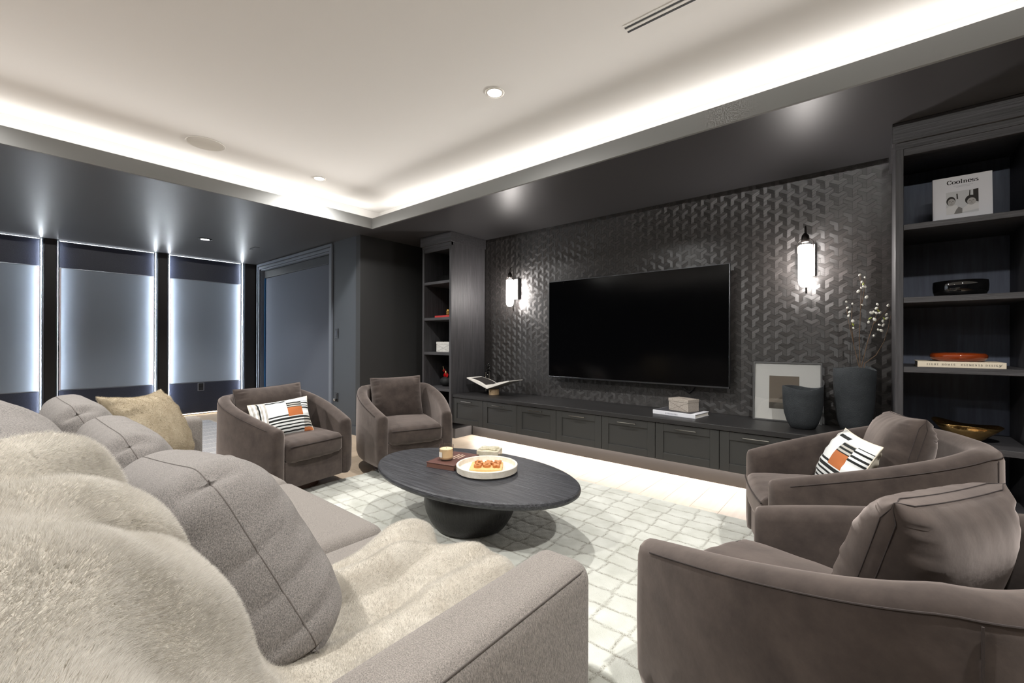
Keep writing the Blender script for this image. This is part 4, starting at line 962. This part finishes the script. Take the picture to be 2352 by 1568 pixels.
# ================================================================== SOFA
SX0, SX1, SY1 = -3.27, -0.61, 1.02        # inner faces of the arms, seat front
so = thing('sofa', 'long grey linen sofa with three seat cushions in the foreground', 'sofa', (-1.94, .45, 0))
add('base', rbox(SX0, SX1, -.18, SY1-.05, .05, .26, .02, 3), sofa_f, so, smooth=False)
def arm_mesh(x0, x1):
    v, f = softbox((x1-x0)/2, .525, .313, .040, 0, 10); return v+np.array([(x0+x1)/2, .328, .375]), f
add('arm', arm_mesh(SX1, SX1+.142), sofa_f, so, smooth=True); add('arm', arm_mesh(SX0-.135, SX0), sofa_f, so, smooth=True)
ya = .833
for xe, s in ((SX1+.142, 1), (SX0-.135, -1)):
    xx = xe-s*.006
    add('arm_seam', tube([(xx, -.15, .678), (xx, .3, .678), (xx, .81, .678)], .0016, 6), seam_f, so)
add('backrest', (softbox(abs(SX1-SX0)/2+.13, .09, .30, .06, 0, 12)[0]+np.array([(SX0+SX1)/2, -.235, .37]), softbox(abs(SX1-SX0)/2+.13, .09, .30, .06, 0, 12)[1]), sofa_f, so, smooth=True)
sw = (SX1-SX0)/3
for i in range(3):
    v, f = softbox(sw/2-.004, .50, .095, .055, .022, 10)
    add('seat_cushion', (v+np.array([SX0+sw*(i+.5), SY1-.50, .335]), f), sofa_f, so, smooth=True)
    c = [(SX0+sw*i+.03+(sw-.06)*t_, SY1-.012, .345) for t_ in np.linspace(0, 1, 8)]
    add('cushion_seam', tube(c, .003, 6), seam_f, so)
for x in (SX0+.1, SX1-.1):
    for y in (-.1, .85): add('foot', rbox(x-.03, x+.03, y-.03, y+.03, .0, .05, .004, 1), walnut, so)
# loose back cushions of the sofa: full, boxy, with pinched corners
def back_cushion(B, T, W_, th, seed):
    """B, T: bottom and top corner of the end nearest the near arm; W_: vector along the cushion"""
    B, T, W_ = np.array(B, float), np.array(T, float), np.array(W_, float)
    H_ = T-B; wd, ht = np.linalg.norm(W_), np.linalg.norm(H_); c = (B+T)/2+W_/2
    (v, f), _ = pillow(wd, ht, th, 56, 64, pinch=.03, ex=5.0, ey=4.0, pw=.5, wr=.006, seed=seed)
    def tuck(p):
        for sx in (-1, 1):
            for sz in (-1, 1):
                d = np.hypot(p[:, 0]-sx*wd*.5, p[:, 2]-sz*ht*.5); k = np.exp(-(d/.06)**2)
                p[:, 0] -= sx*k*.030; p[:, 2] -= sz*k*.026
                e = np.hypot((p[:, 0]-sx*wd*.47)/.03, (p[:, 2]-sz*ht*.43)/.012); p[:, 0] -= sx*.016*np.exp(-e**2)
                e = np.hypot((p[:, 0]-sx*wd*.43)/.012, (p[:, 2]-sz*ht*.47)/.03); p[:, 2] -= sz*.016*np.exp(-e**2)
        return p
    def shape(p):
        p = tuck(p)
        e = np.clip((np.abs(p[:, 0])/(wd/2)-.80)/.2, 0, 1); p[:, 0] += np.sign(p[:, 0])*-.007*e*(np.exp(-((p[:, 2]+.06+p[:, 1]*.15)/.008)**2)+np.exp(-((p[:, 2]-.04+p[:, 1]*.2)/.008)**2)+np.exp(-((p[:, 2]+.15+p[:, 1]*.1)/.008)**2))
        return p
    v = shape(v)
    o = add('back_cushion', basis((v, f), wd, ht, c, W_, H_), cush_f, so, smooth=True)
    s_v, s_f = pillow_seam(wd*1.0, ht*1.0, .03, .0014, 40)
    add('cushion_seam', basis((shape(s_v), s_f), wd, ht, c, W_, H_), seam_f, o)
    return o
back_cushion((-.45, .07, .54), (-.47, -.08, .955), (-.80, .02, .13), .25, 3)
back_cushion((-.88, .47, .46), (-1.17, .31, .875), (-.62, -.03, -.06), .30, 5)
back_cushion((-1.66, .42, .45), (-1.81, .265, .865), (-.62, -.02, .01), .22, 8)
back_cushion((-2.36, .40, .45), (-2.47, .20, .905), (-.66, -.02, .0), .22, 12)

# faux-fur pillow at the far end of the sofa
fpw = thing('fur_pillow', 'beige faux-fur pillow leaning at the far end of the sofa', 'pillow', (-3.0, .55, .45))
(v, f), _ = pillow(.50, .47, .24, 40, 40, pinch=.15, ex=2.4, ey=2.4, pw=.6, wr=.012, seed=21)
fv, ff = basis((v, f), .50, .47, (-2.885, .52, .69), (-.37, .31, -.015), (-.10, -.14, .43))
add('body', (fv, ff), fur_c, fpw, smooth=True)
V = strands(fv, ff, 90000, .0065, .0012, seed=5, droop=.45, tilt=(0, 0, -.15)); add_tris('fur_pile', V, fur_d, fpw, np.array(fpw.location))

# fur throw: over the near back cushion, down to the seat and over the seat front
tb = thing('fur_throw', 'cream faux-fur throw draped over the near cushion and sofa seat', 'throw', (-.85, .5, .45))
prof = [(-.30, .67), (-.24, .90), (-.15, 1.02), (-.05, 1.052), (.045, 1.02), (.115, .94), (.175, .82), (.235, .69), (.30, .57), (.38, .485), (.50, .458), (.70, .458), (.90, .456), (.99, .448), (1.035, .415), (1.055, .34), (1.062, .25), (1.066, .18)]
pl = np.array(prof); sl = np.concatenate([[0], np.cumsum(np.hypot(*np.diff(pl, axis=0).T))]); S = sl/sl[-1]
nU, nV = 90, 190
ss = np.linspace(0, 1, nV+1); py = np.interp(ss, S, pl[:, 0]); pz = np.interp(ss, S, pl[:, 1])
for _ in range(4):
    py[1:-1] = (py[:-2]+2*py[1:-1]+py[2:])/4; pz[1:-1] = (pz[:-2]+2*pz[1:-1]+pz[2:])/4
ty = np.gradient(py); tz = np.gradient(pz); L = np.hypot(ty, tz); ny_, nz_ = -tz/L, ty/L
xl = np.interp(py, [-.3, -.02, .05, .09, .13, .22, .32, .42, .55, .75, 1.0, 1.07], [-.70, -.80, -.90, -1.01, -1.05, -1.06, -.98, -1.04, -1.25, -1.33, -1.34, -1.30])
xr = np.interp(py, [-.3, .0, .1, .2, .30, .40, .5, 1.07], [.12, .10, .02, -.14, -.36, -.55, -.63, -.63])
uu_ = np.linspace(0, 1, nU+1)
TV = np.zeros((nV+1, nU+1, 3))
for j in range(nV+1):
    x = xl[j]+(xr[j]-xl[j])*uu_
    seat = np.clip((py[j]-.36)/.12, 0, 1)*np.clip((1.06-py[j])/.05, 0.15, 1)
    back = np.clip((.34-py[j])/.1, 0, 1)
    fold = .030*np.sin(x*17+4.6*py[j]+1.2*np.sin(py[j]*6)+.6)+.016*np.sin(x*31-5*py[j]+2)+.010*np.sin(x*9+py[j]*14)
    hump = .055*np.exp(-((x+1.05-.18*(py[j]-.9))/.11)**2)*np.clip((py[j]-.5)/.3, 0, 1)
    h = seat*(np.clip(fold+.016, -.004, .06)+hump)+back*(.013*np.sin(x*11+py[j]*16)+.010*np.sin(pz[j]*20+x*6)+.006*np.sin(x*27-pz[j]*18)+.004)
    edge = np.exp(-((uu_)/.05)**2)*.014
    h = h+edge*(1-.4*seat)
    h = h+back*(.018*np.exp(-((uu_-.07)/.05)**2)-.016*np.exp(-((uu_-.17)/.022)**2)+.012*np.exp(-((uu_-.26)/.05)**2)-.012*np.exp(-((uu_-.40)/.02)**2))
    h[0] -= .03
    if py[j] < .30:        # slump at the far end where the cushion falls away
        dr_ = .05*np.clip((-.92-x)/.14, 0, 1)**2*np.clip((pz[j]-.62)/.4, 0, 1); z = pz[j]+nz_[j]*h-dr_; y = py[j]+ny_[j]*h-.5*dr_
    else: z = pz[j]+nz_[j]*h; y = py[j]+ny_[j]*h
    TV[j, :, 0] = x+.012*np.sin(py[j]*19+uu_*3); TV[j, :, 1] = y; TV[j, :, 2] = z
tvv = TV.reshape(-1, 3); a = (np.arange(nV)[:, None]*(nU+1)+np.arange(nU)[None, :]).ravel(); tf_ = np.stack([a, a+1, a+nU+2, a+nU+1], 1)
# orientation: outward normals
tfl = tf_.tolist()
A_, B_, C_ = tvv[tf_[:, 0]], tvv[tf_[:, 1]], tvv[tf_[:, 2]]; nr = np.cross(B_-A_, C_-A_).mean(0)
if nr[2] < 0: tfl = [q[::-1] for q in tfl]
ob_ = add('body', (tvv, tfl), fur_a, tb, smooth=True)
so_m = ob_.modifiers.new('thickness', 'SOLIDIFY'); so_m.thickness = .014; so_m.offset = -1
keep = lambda c: np.where(c[:, 1] < -.18, .15, 1.0)*(1+2.2*np.exp(-(np.hypot(c[:, 0], c[:, 1]-.1)/.6)**2))
V = strands(tvv, tfl, 900000, .0062, .0007, droop=.5, seed=9, tilt=(.03, .03, -.12), keep=keep); add_tris('fur_pile', V, fur_b, tb, np.array(tb.location))

# ================================================================== ARMCHAIRS
def chair_outline(n=84):
    wf, wm, dp = .335, .405, .84; P = []
    arm = [(wf+(wm-wf)*(1-(1-t_)**1.6), -dp/2+t_*dp/2) for t_ in np.linspace(0, 1, 30)[:-1]]
    bk = []
    for t_ in np.linspace(0, 1, 90):
        a = math.pi*t_; c, s = math.cos(a), math.sin(a); bk.append((math.copysign(abs(c)**.7, c)*wm, s**.7*dp/2))
    P = arm+bk+[(-x, y) for x, y in arm[::-1]]
    P = np.array(P); L = np.concatenate([[0], np.cumsum(np.hypot(*np.diff(P, axis=0).T))]); s = np.linspace(0, L[-1], n)
    P = np.stack([np.interp(s, L, P[:, 0]), np.interp(s, L, P[:, 1])], 1)
    for _ in range(3): P[1:-1] = (P[:-2]+2*P[1:-1]+P[2:])/4
    return P
def chair_top(y): return .545+(.74-.545)*np.clip((y+.42)/.70, 0, 1)**.95
def armchair():
    t = thing('swivel_armchair', 'x', 'armchair', (0, 0, 0), group='taupe velvet swivel armchairs')
    P = chair_outline(); n = len(P)
    T = np.gradient(P, axis=0); T /= np.linalg.norm(T, axis=1)[:, None]; N = np.stack([-T[:, 1], T[:, 0]], 1)   # inward
    th = .098; sec = []
    st = []
    for k in range(n): st.append((P[k], N[k], 1.0, 0.0))
    e0 = [(P[0]-T[0]*.032*math.sin(R(a)), N[0], math.cos(R(a)), .030*(1-math.cos(R(a)))) for a in (78, 55, 30)]
    e1 = [(P[-1]+T[-1]*.032*math.sin(R(a)), N[-1], math.cos(R(a)), .030*(1-math.cos(R(a)))) for a in (30, 55, 78)]
    st = e0+st+e1
    V, F = [], []
    prof_ = lambda z: [(.030, .100), (.012, .112), (.0, .15), (-.004, .32), (0, z-.045), (.008, z-.018), (.026, z-.003), (.049, z+.002), (.072, z-.003), (.090, z-.018), (.098, z-.045), (.098, .30), (.098, .12), (.090, .10)]
    for p, nn_, sc, dz in st:
        z = float(chair_top(p[1]))-dz
        for d, zz in prof_(z):
            q = p+nn_*(th/2+(d-th/2)*sc); V.append((q[0], q[1], zz))
    m_ = 14
    for i in range(len(st)-1):
        for k in range(m_): F.append([i*m_+k, i*m_+(k+1) % m_, (i+1)*m_+(k+1) % m_, (i+1)*m_+k])
    F.append(list(range(m_))[::-1]); F.append([(len(st)-1)*m_+k for k in range(m_)])
    V = np.array(V); c_ = V.mean(0)
    F = [q[::-1] for q in F]
    add('shell', (V, F), velvet, t, smooth=True, world=False)
    add('apron', rbox(-.245, .245, -.425, -.385, .10, .300, .008, 2), velvet, t, world=False, smooth=False)
    add('deck', box(-.29, .29, -.385, .27, .12, .285), velvet, t, world=False)
    v, f = softbox(.262, .345, .072, .040, .030, 12, side=.018); v[:, 0] *= 1+.16*np.clip((v[:, 1]+.1)/.4, -.6, 1); v[:, 2] += fill_noise(v, .003, 22, 4)
    # gathers along the front edge
    fr = np.exp(-((v[:, 1]+.33)/.05)**2); v[:, 2] += .004*fr*np.sin(v[:, 0]*95+3*np.sin(v[:, 0]*30))
    sc_ = add('seat_cushion', (v+np.array([0, -.105, .362]), f), velvet, t, smooth=True, world=False)
    for dz in (.048,): add('piping', tube([(x, -.105-.348-.016*(1-(x/.262)**2), .362+dz) for x in np.linspace(-.225, .225, 14)], .0035, 6), velvet_seam, sc_, world=False)
    add('plinth', lathe([(0, 0), (.27, 0), (.27, .10), (0, .10)], 40), walnut, t, world=False)
    # seams: along the outer top edge and two upright ones at the back corners
    sp_ = []
    for k in range(2, n-2):
        q = P[k]+N[k]*.004; sp_.append((q[0], q[1], float(chair_top(P[k][1]))-.026))
    add('top_seam', tube(sp_, .0020, 6), velvet_seam, t, world=False)
    for k in (int(n*.335), n-1-int(n*.335)):
        q = P[k]-N[k]*.0035; zt = float(chair_top(P[k][1])); add('back_seam', tube([(q[0], q[1], .13), (q[0], q[1], zt-.03)], .0020, 6), velvet_seam, t, world=False)
    return t
def chair_pillow(t, c, W_, H_, seed, th=.21):
    """c, W_, H_ in world space"""
    Mi = np.array((Matrix.Translation(t.location) @ Matrix.Rotation(t.rotation_euler.z, 4, 'Z')).inverted())
    loc = lambda vf: (np.asarray(vf[0]) @ Mi[:3, :3].T+Mi[:3, 3], vf[1])
    wd, ht = float(np.linalg.norm(W_)), float(np.linalg.norm(H_))
    (v, f), _ = pillow(wd, ht, th, 50, 42, pinch=.045, ex=3.6, ey=3.2, pw=.52, wr=.0022, seed=seed)
    d = np.abs(v[:, 0])/(wd/2); v[:, 1] += .005*np.sign(v[:, 1])*np.clip((d-.62)/.2, 0, 1)*np.clip((1-d)/.15, 0, 1)*np.sin(v[:, 2]*150+3*np.sin(v[:, 2]*40))
    o = add('back_pillow', loc(basis((v, f), wd, ht, c, W_, H_)), velvet, t, smooth=True, world=False)
    for dy in (-.014, .014):
        s_v, s_f = pillow_seam(wd*.996, ht*.996, .045, .0013, 30); cn = np.maximum(1-np.abs(s_v[:, 0])/(wd/2), 1-np.abs(s_v[:, 2])/(ht/2)); s_v[:, 1] += dy*np.clip((cn-.05)/.15, 0, 1); add('seam', loc(basis((s_v, s_f), wd, ht, c, W_, H_)), velvet_seam, o, world=False)
ac = armchair()
def mid(T0, T1, H_): return tuple((np.array(T0)+np.array(T1))/2-np.array(H_)/2)
CH = [((-3.675, 1.495, 0), R(99.8), 'taupe velvet swivel armchair with a striped pillow, nearest the back-lit panels', ((-3.85, 1.19, .790), (-3.85, 1.713, .815), (-.10, 0, .42)), 31),
      ((-3.448, 2.502, 0), R(70.2), 'taupe velvet swivel armchair without a throw pillow in front of the dark alcove', ((-3.77, 2.347, .815), (-3.56, 2.797, .828), (-.10, .035, .42)), 32),
      ((-.030, 2.640, .015), R(-70.5), 'taupe velvet swivel armchair with a striped pillow in front of the vases', ((.19, 2.55, .843), (.085, 3.0, .816), (.10, .03, .42)), 33),
      ((-.029, 1.419, .015), R(-111.8), 'taupe velvet swivel armchair in the near right corner with an empty seat', ((.04, 1.20, .837), (.27, 1.67, .81), (.12, -.03, .43)), 34)]
chairs = []
for i, (loc, rz, lb, pil, sd) in enumerate(CH):
    c = ac if i == 0 else copy_tree(ac)
    c.location = loc; c.rotation_euler = (0, 0, rz); c['label'] = lb; chairs.append((c, pil, sd))
for c, (T0, T1, H_), sd in chairs: chair_pillow(c, mid(T0, T1, H_), np.array(T1)-np.array(T0), np.array(H_), sd)

# striped lumbar pillows (woven blocks of stripes)
def stripe_pillow(label, T0, T1, H_, flip=False):
    nu, nv = 84, 84
    (v, f), uvf = pillow(.50, .32, .15, nu, nv, pinch=.07, ex=2.4, ey=2.4, pw=.6, wr=.006, seed=44)
    mi = []
    for u, w_, s in uvf:
        a, b = (u+1)/2, (w_+1)/2
        if flip: a = 1-a
        if s == 1: m_ = 4
        elif a < .24:
            k_ = a/.24*8; m_ = (3 if int(k_) % 2 else 0)
            if 3.6 < k_ < 4.4: m_ = 1
            if int(k_) == 1: m_ = 3
        elif a < .55:
            if b > .93: m_ = 0
            elif b > .88: m_ = 1
            elif b > .50: m_ = 0
            else: m_ = 1 if int(b*25) % 2 else 0
        elif a < .82:
            if b > .84: m_ = 0
            elif b > .66: m_ = 3 if int(b*28) % 2 else 1
            elif b > .42: m_ = 2
            else: m_ = 1 if int(b*25) % 2 else 0
        else:
            if b > .86: m_ = 0
            elif b > .62: m_ = 1 if int(b*25) % 2 else 0
            elif b > .40: m_ = 0
            elif b < .10: m_ = 2
            else: m_ = 1 if int(b*25) % 2 else 3
        mi.append(m_)
    c = mid(T0, T1, H_); W_ = np.array(T1)-np.array(T0); v2, _ = basis((v, f), .50, .32, c, W_, H_)
    t = thing('lumbar_pillow', label, 'pillow', (v2[:, 0].mean(), v2[:, 1].mean(), v2[:, 2].min()), group='striped lumbar pillows')
    add('cover', (v2, f), None, t, smooth=True, mats=[p_white, p_black, p_rust, p_grey, p_cream], midx=mi)
    s_v, s_f = pillow_seam(.50, .32, .07, .003, 20); add('piping', basis((s_v, s_f), .50, .32, c, W_, H_), p_cream, t, smooth=True)
stripe_pillow('striped black, white and rust lumbar pillow on the armchair nearest the back-lit panels', (-3.60, 1.21, .685), (-3.62, 1.665, .714), (-.17, .02, .26))
stripe_pillow('striped black, white and rust lumbar pillow on the armchair before the vases', (-.095, 2.84, .725), (.045, 2.42, .725), (.13, .03, .28))

# ================================================================== COFFEE TABLE
TC = (-1.945, 1.933); TZ = .36; ta, tb_, trot = .747, .449, .04
ct = thing('coffee_table', 'oval black oak pedestal coffee table in the middle of the rug', 'table', (TC[0], TC[1], .012))
def oval_top(pr_, n=96):
    V, F, rings = [], [], []
    for d, z in pr_:
        if d is None: rings.append([len(V)]); V.append((TC[0], TC[1], z)); continue
        ring = []
        for i in range(n):
            a = 2*math.pi*i/n; x, y = (ta-d)*math.cos(a), (tb_-d)*math.sin(a)
            ring.append(len(V)); V.append((TC[0]+x*math.cos(trot)-y*math.sin(trot), TC[1]+x*math.sin(trot)+y*math.cos(trot), z))
        rings.append(ring)
    for a, b in zip(rings[:-1], rings[1:]):
        for i in range(n):
            j = (i+1) % n
            if len(a) == 1: F.append([a[0], b[j], b[i]])
            elif len(b) == 1: F.append([a[i], a[j], b[0]])
            else: F.append([a[i], a[j], b[j], b[i]])
    return V, F
add('top', oval_top([(None, TZ-.045), (.05, TZ-.045), (.018, TZ-.042), (.003, TZ-.030), (0, TZ-.018), (.004, TZ-.006), (.012, TZ), (None, TZ)]), tabletop_m, ct)
add('pedestal', lathe([(0, 0), (.195, 0), (.226, .012), (.258, .06), (.282, .115), (.292, .165), (.288, .215), (.262, .262), (.235, .300), (0, .300)], 72, (TC[0], TC[1], .016)), tablebase_m, ct, smooth=True)
# brown book and candle
bk = thing('book', 'brown clothbound book lying on the coffee table under the candle', 'book', (-2.16, 1.93, TZ))
p1, p2, p3 = np.array([-2.26, 1.816]), np.array([-2.072, 1.816]), np.array([-2.235, 2.11])
def B_box(x0, x1, y0, y1, z0, z1): return rbox(x0, x1, y0, y1, z0, z1, .001, 1)
bcx, bcy, brz = -2.142, 1.962, R(14)
def BB(vf): return xf(vf, (bcx, bcy, TZ), rz=brz)
add('cover', BB(merge(B_box(-.108, .108, -.155, .155, 0, .003), B_box(-.108, .108, -.155, .155, .030, .033), B_box(.104, .109, -.155, .155, 0, .033))), brown_cover, bk)
add('page_block', BB(box(-.104, .104, -.151, .151, .003, .030)), mat('page_brown', (110, 76, 64), .8), bk)
(a, b), tw = nib_text('CAN', .017, .16, .06, .7); v_ = a.copy(); v_[:, 0] = .1093; v_[:, 1] = a[:, 0]-.145; v_[:, 2] = a[:, 2]+.008; add('spine_title', BB((v_, b)), ink_gold, bk)
for i, (q0, q1) in enumerate(((-.03, .05), (-.04, .055), (-.02, .04))): add('cover_line', BB(box(-.02+i*.024, -.008+i*.024, .02+q0*.8, .06+q1*.8, .033, .0333)), ink_gold, bk)
cd = thing('candle', 'cream candle in a glass tumbler standing on the brown book', 'candle', (-2.150, 1.905, TZ+.033))
cc = (-2.148, 1.905, TZ+.0335)
add('glass', lathe([(0, 0), (.038, 0), (.046, .006), (.048, .02), (.048, .098), (.0455, .098), (.0450, .02), (.040, .008), (0, .007)], 40, cc), glass, cd, smooth=True)
add('wax', lathe([(0, .008), (.039, .009), (.0445, .02), (.0445, .074), (0, .074)], 40, cc), wax, cd, smooth=False)
add('wick', tube([(cc[0], cc[1], cc[2]+.074), (cc[0]+.002, cc[1], cc[2]+.082)], .0012, 5), ink, cd)
lv, lf = [], []
for i, an in enumerate(np.linspace(R(-115), R(-75), 8)):
    for z in (.024, .058): lv.append((cc[0]+.0488*math.cos(an), cc[1]+.0488*math.sin(an), cc[2]+z))
for i in range(7): lf.append([2*i, 2*i+2, 2*i+3, 2*i+1])
add('paper_label', (lv, lf), paper, cd)
# tray with the noughts-and-crosses set
TRC = (-1.845, 1.975)
tr = thing('round_tray', 'round travertine tray with a low rim on the coffee table', 'tray', (TRC[0], TRC[1], TZ))
add('tray', lathe([(0, 0), (.176, 0), (.180, .003), (.190, .010), (.192, .046), (.189, .049), (.180, .049), (.178, .046), (.176, .020), (0, .018)], 72, (TRC[0], TRC[1], TZ)), travertine, tr, smooth=False)
gz = TZ+.0185; grz = R(38)
gm = thing('tic_tac_toe_set', 'wooden tic-tac-toe board with loose pieces in the travertine tray', 'game', (TRC[0], TRC[1], gz))
def G_(vf): return xf(vf, (TRC[0]+.004, TRC[1]-.008, gz), rz=grz)
add('board', G_(rbox(-.100, .100, -.085, .085, 0, .020, .004, 2)), pale_wood, gm)
cells = [(-.055, .045, 'x'), (.01, .045, 'x'), (.068, .048, 'x'), (-.045, .01, 'o'), (.055, .012, 'o'), (-.052, -.04, 'o'), (.004, -.03, 'o'), (.064, -.035, 'x'), (.008, .008, 'x')]
for x, y, kd in cells:
    if kd == 'o': pc = lathe([(.011, .020), (.024, .020), (.024, .036), (.011, .036), (.011, .020)], 24, (x, y, 0))
    else: pc = xf(merge(box(-.024, .024, -.008, .008, .020, .036), box(-.008, .008, -.024, -.008, .020, .036), box(-.008, .008, .008, .024, .020, .036)), (x, y, 0), rz=R(45 if kd == 'x' and x > .05 else 20))
    add('nought_piece' if kd == 'o' else 'cross_piece', G_(pc), tan_wood, gm)
# onyx block with a carved knot
oxb = thing('onyx_box', 'square veined onyx box with a carved top behind the tray', 'box', (-2.06, 2.23, TZ))
def O_(vf): return xf(vf, (-2.055, 2.225, TZ), rz=R(28))
add('body', O_(rbox(-.078, .078, -.062, .062, 0, .058, .004, 2)), onyx, oxb)
add('carved_top', O_(merge(xf(rbox(-.070, .070, -.017, .017, .056, .072, .006, 2), rz=R(36)), xf(rbox(-.070, .070, -.017, .017, .056, .070, .006, 2), rz=R(-36)))), onyx, oxb)
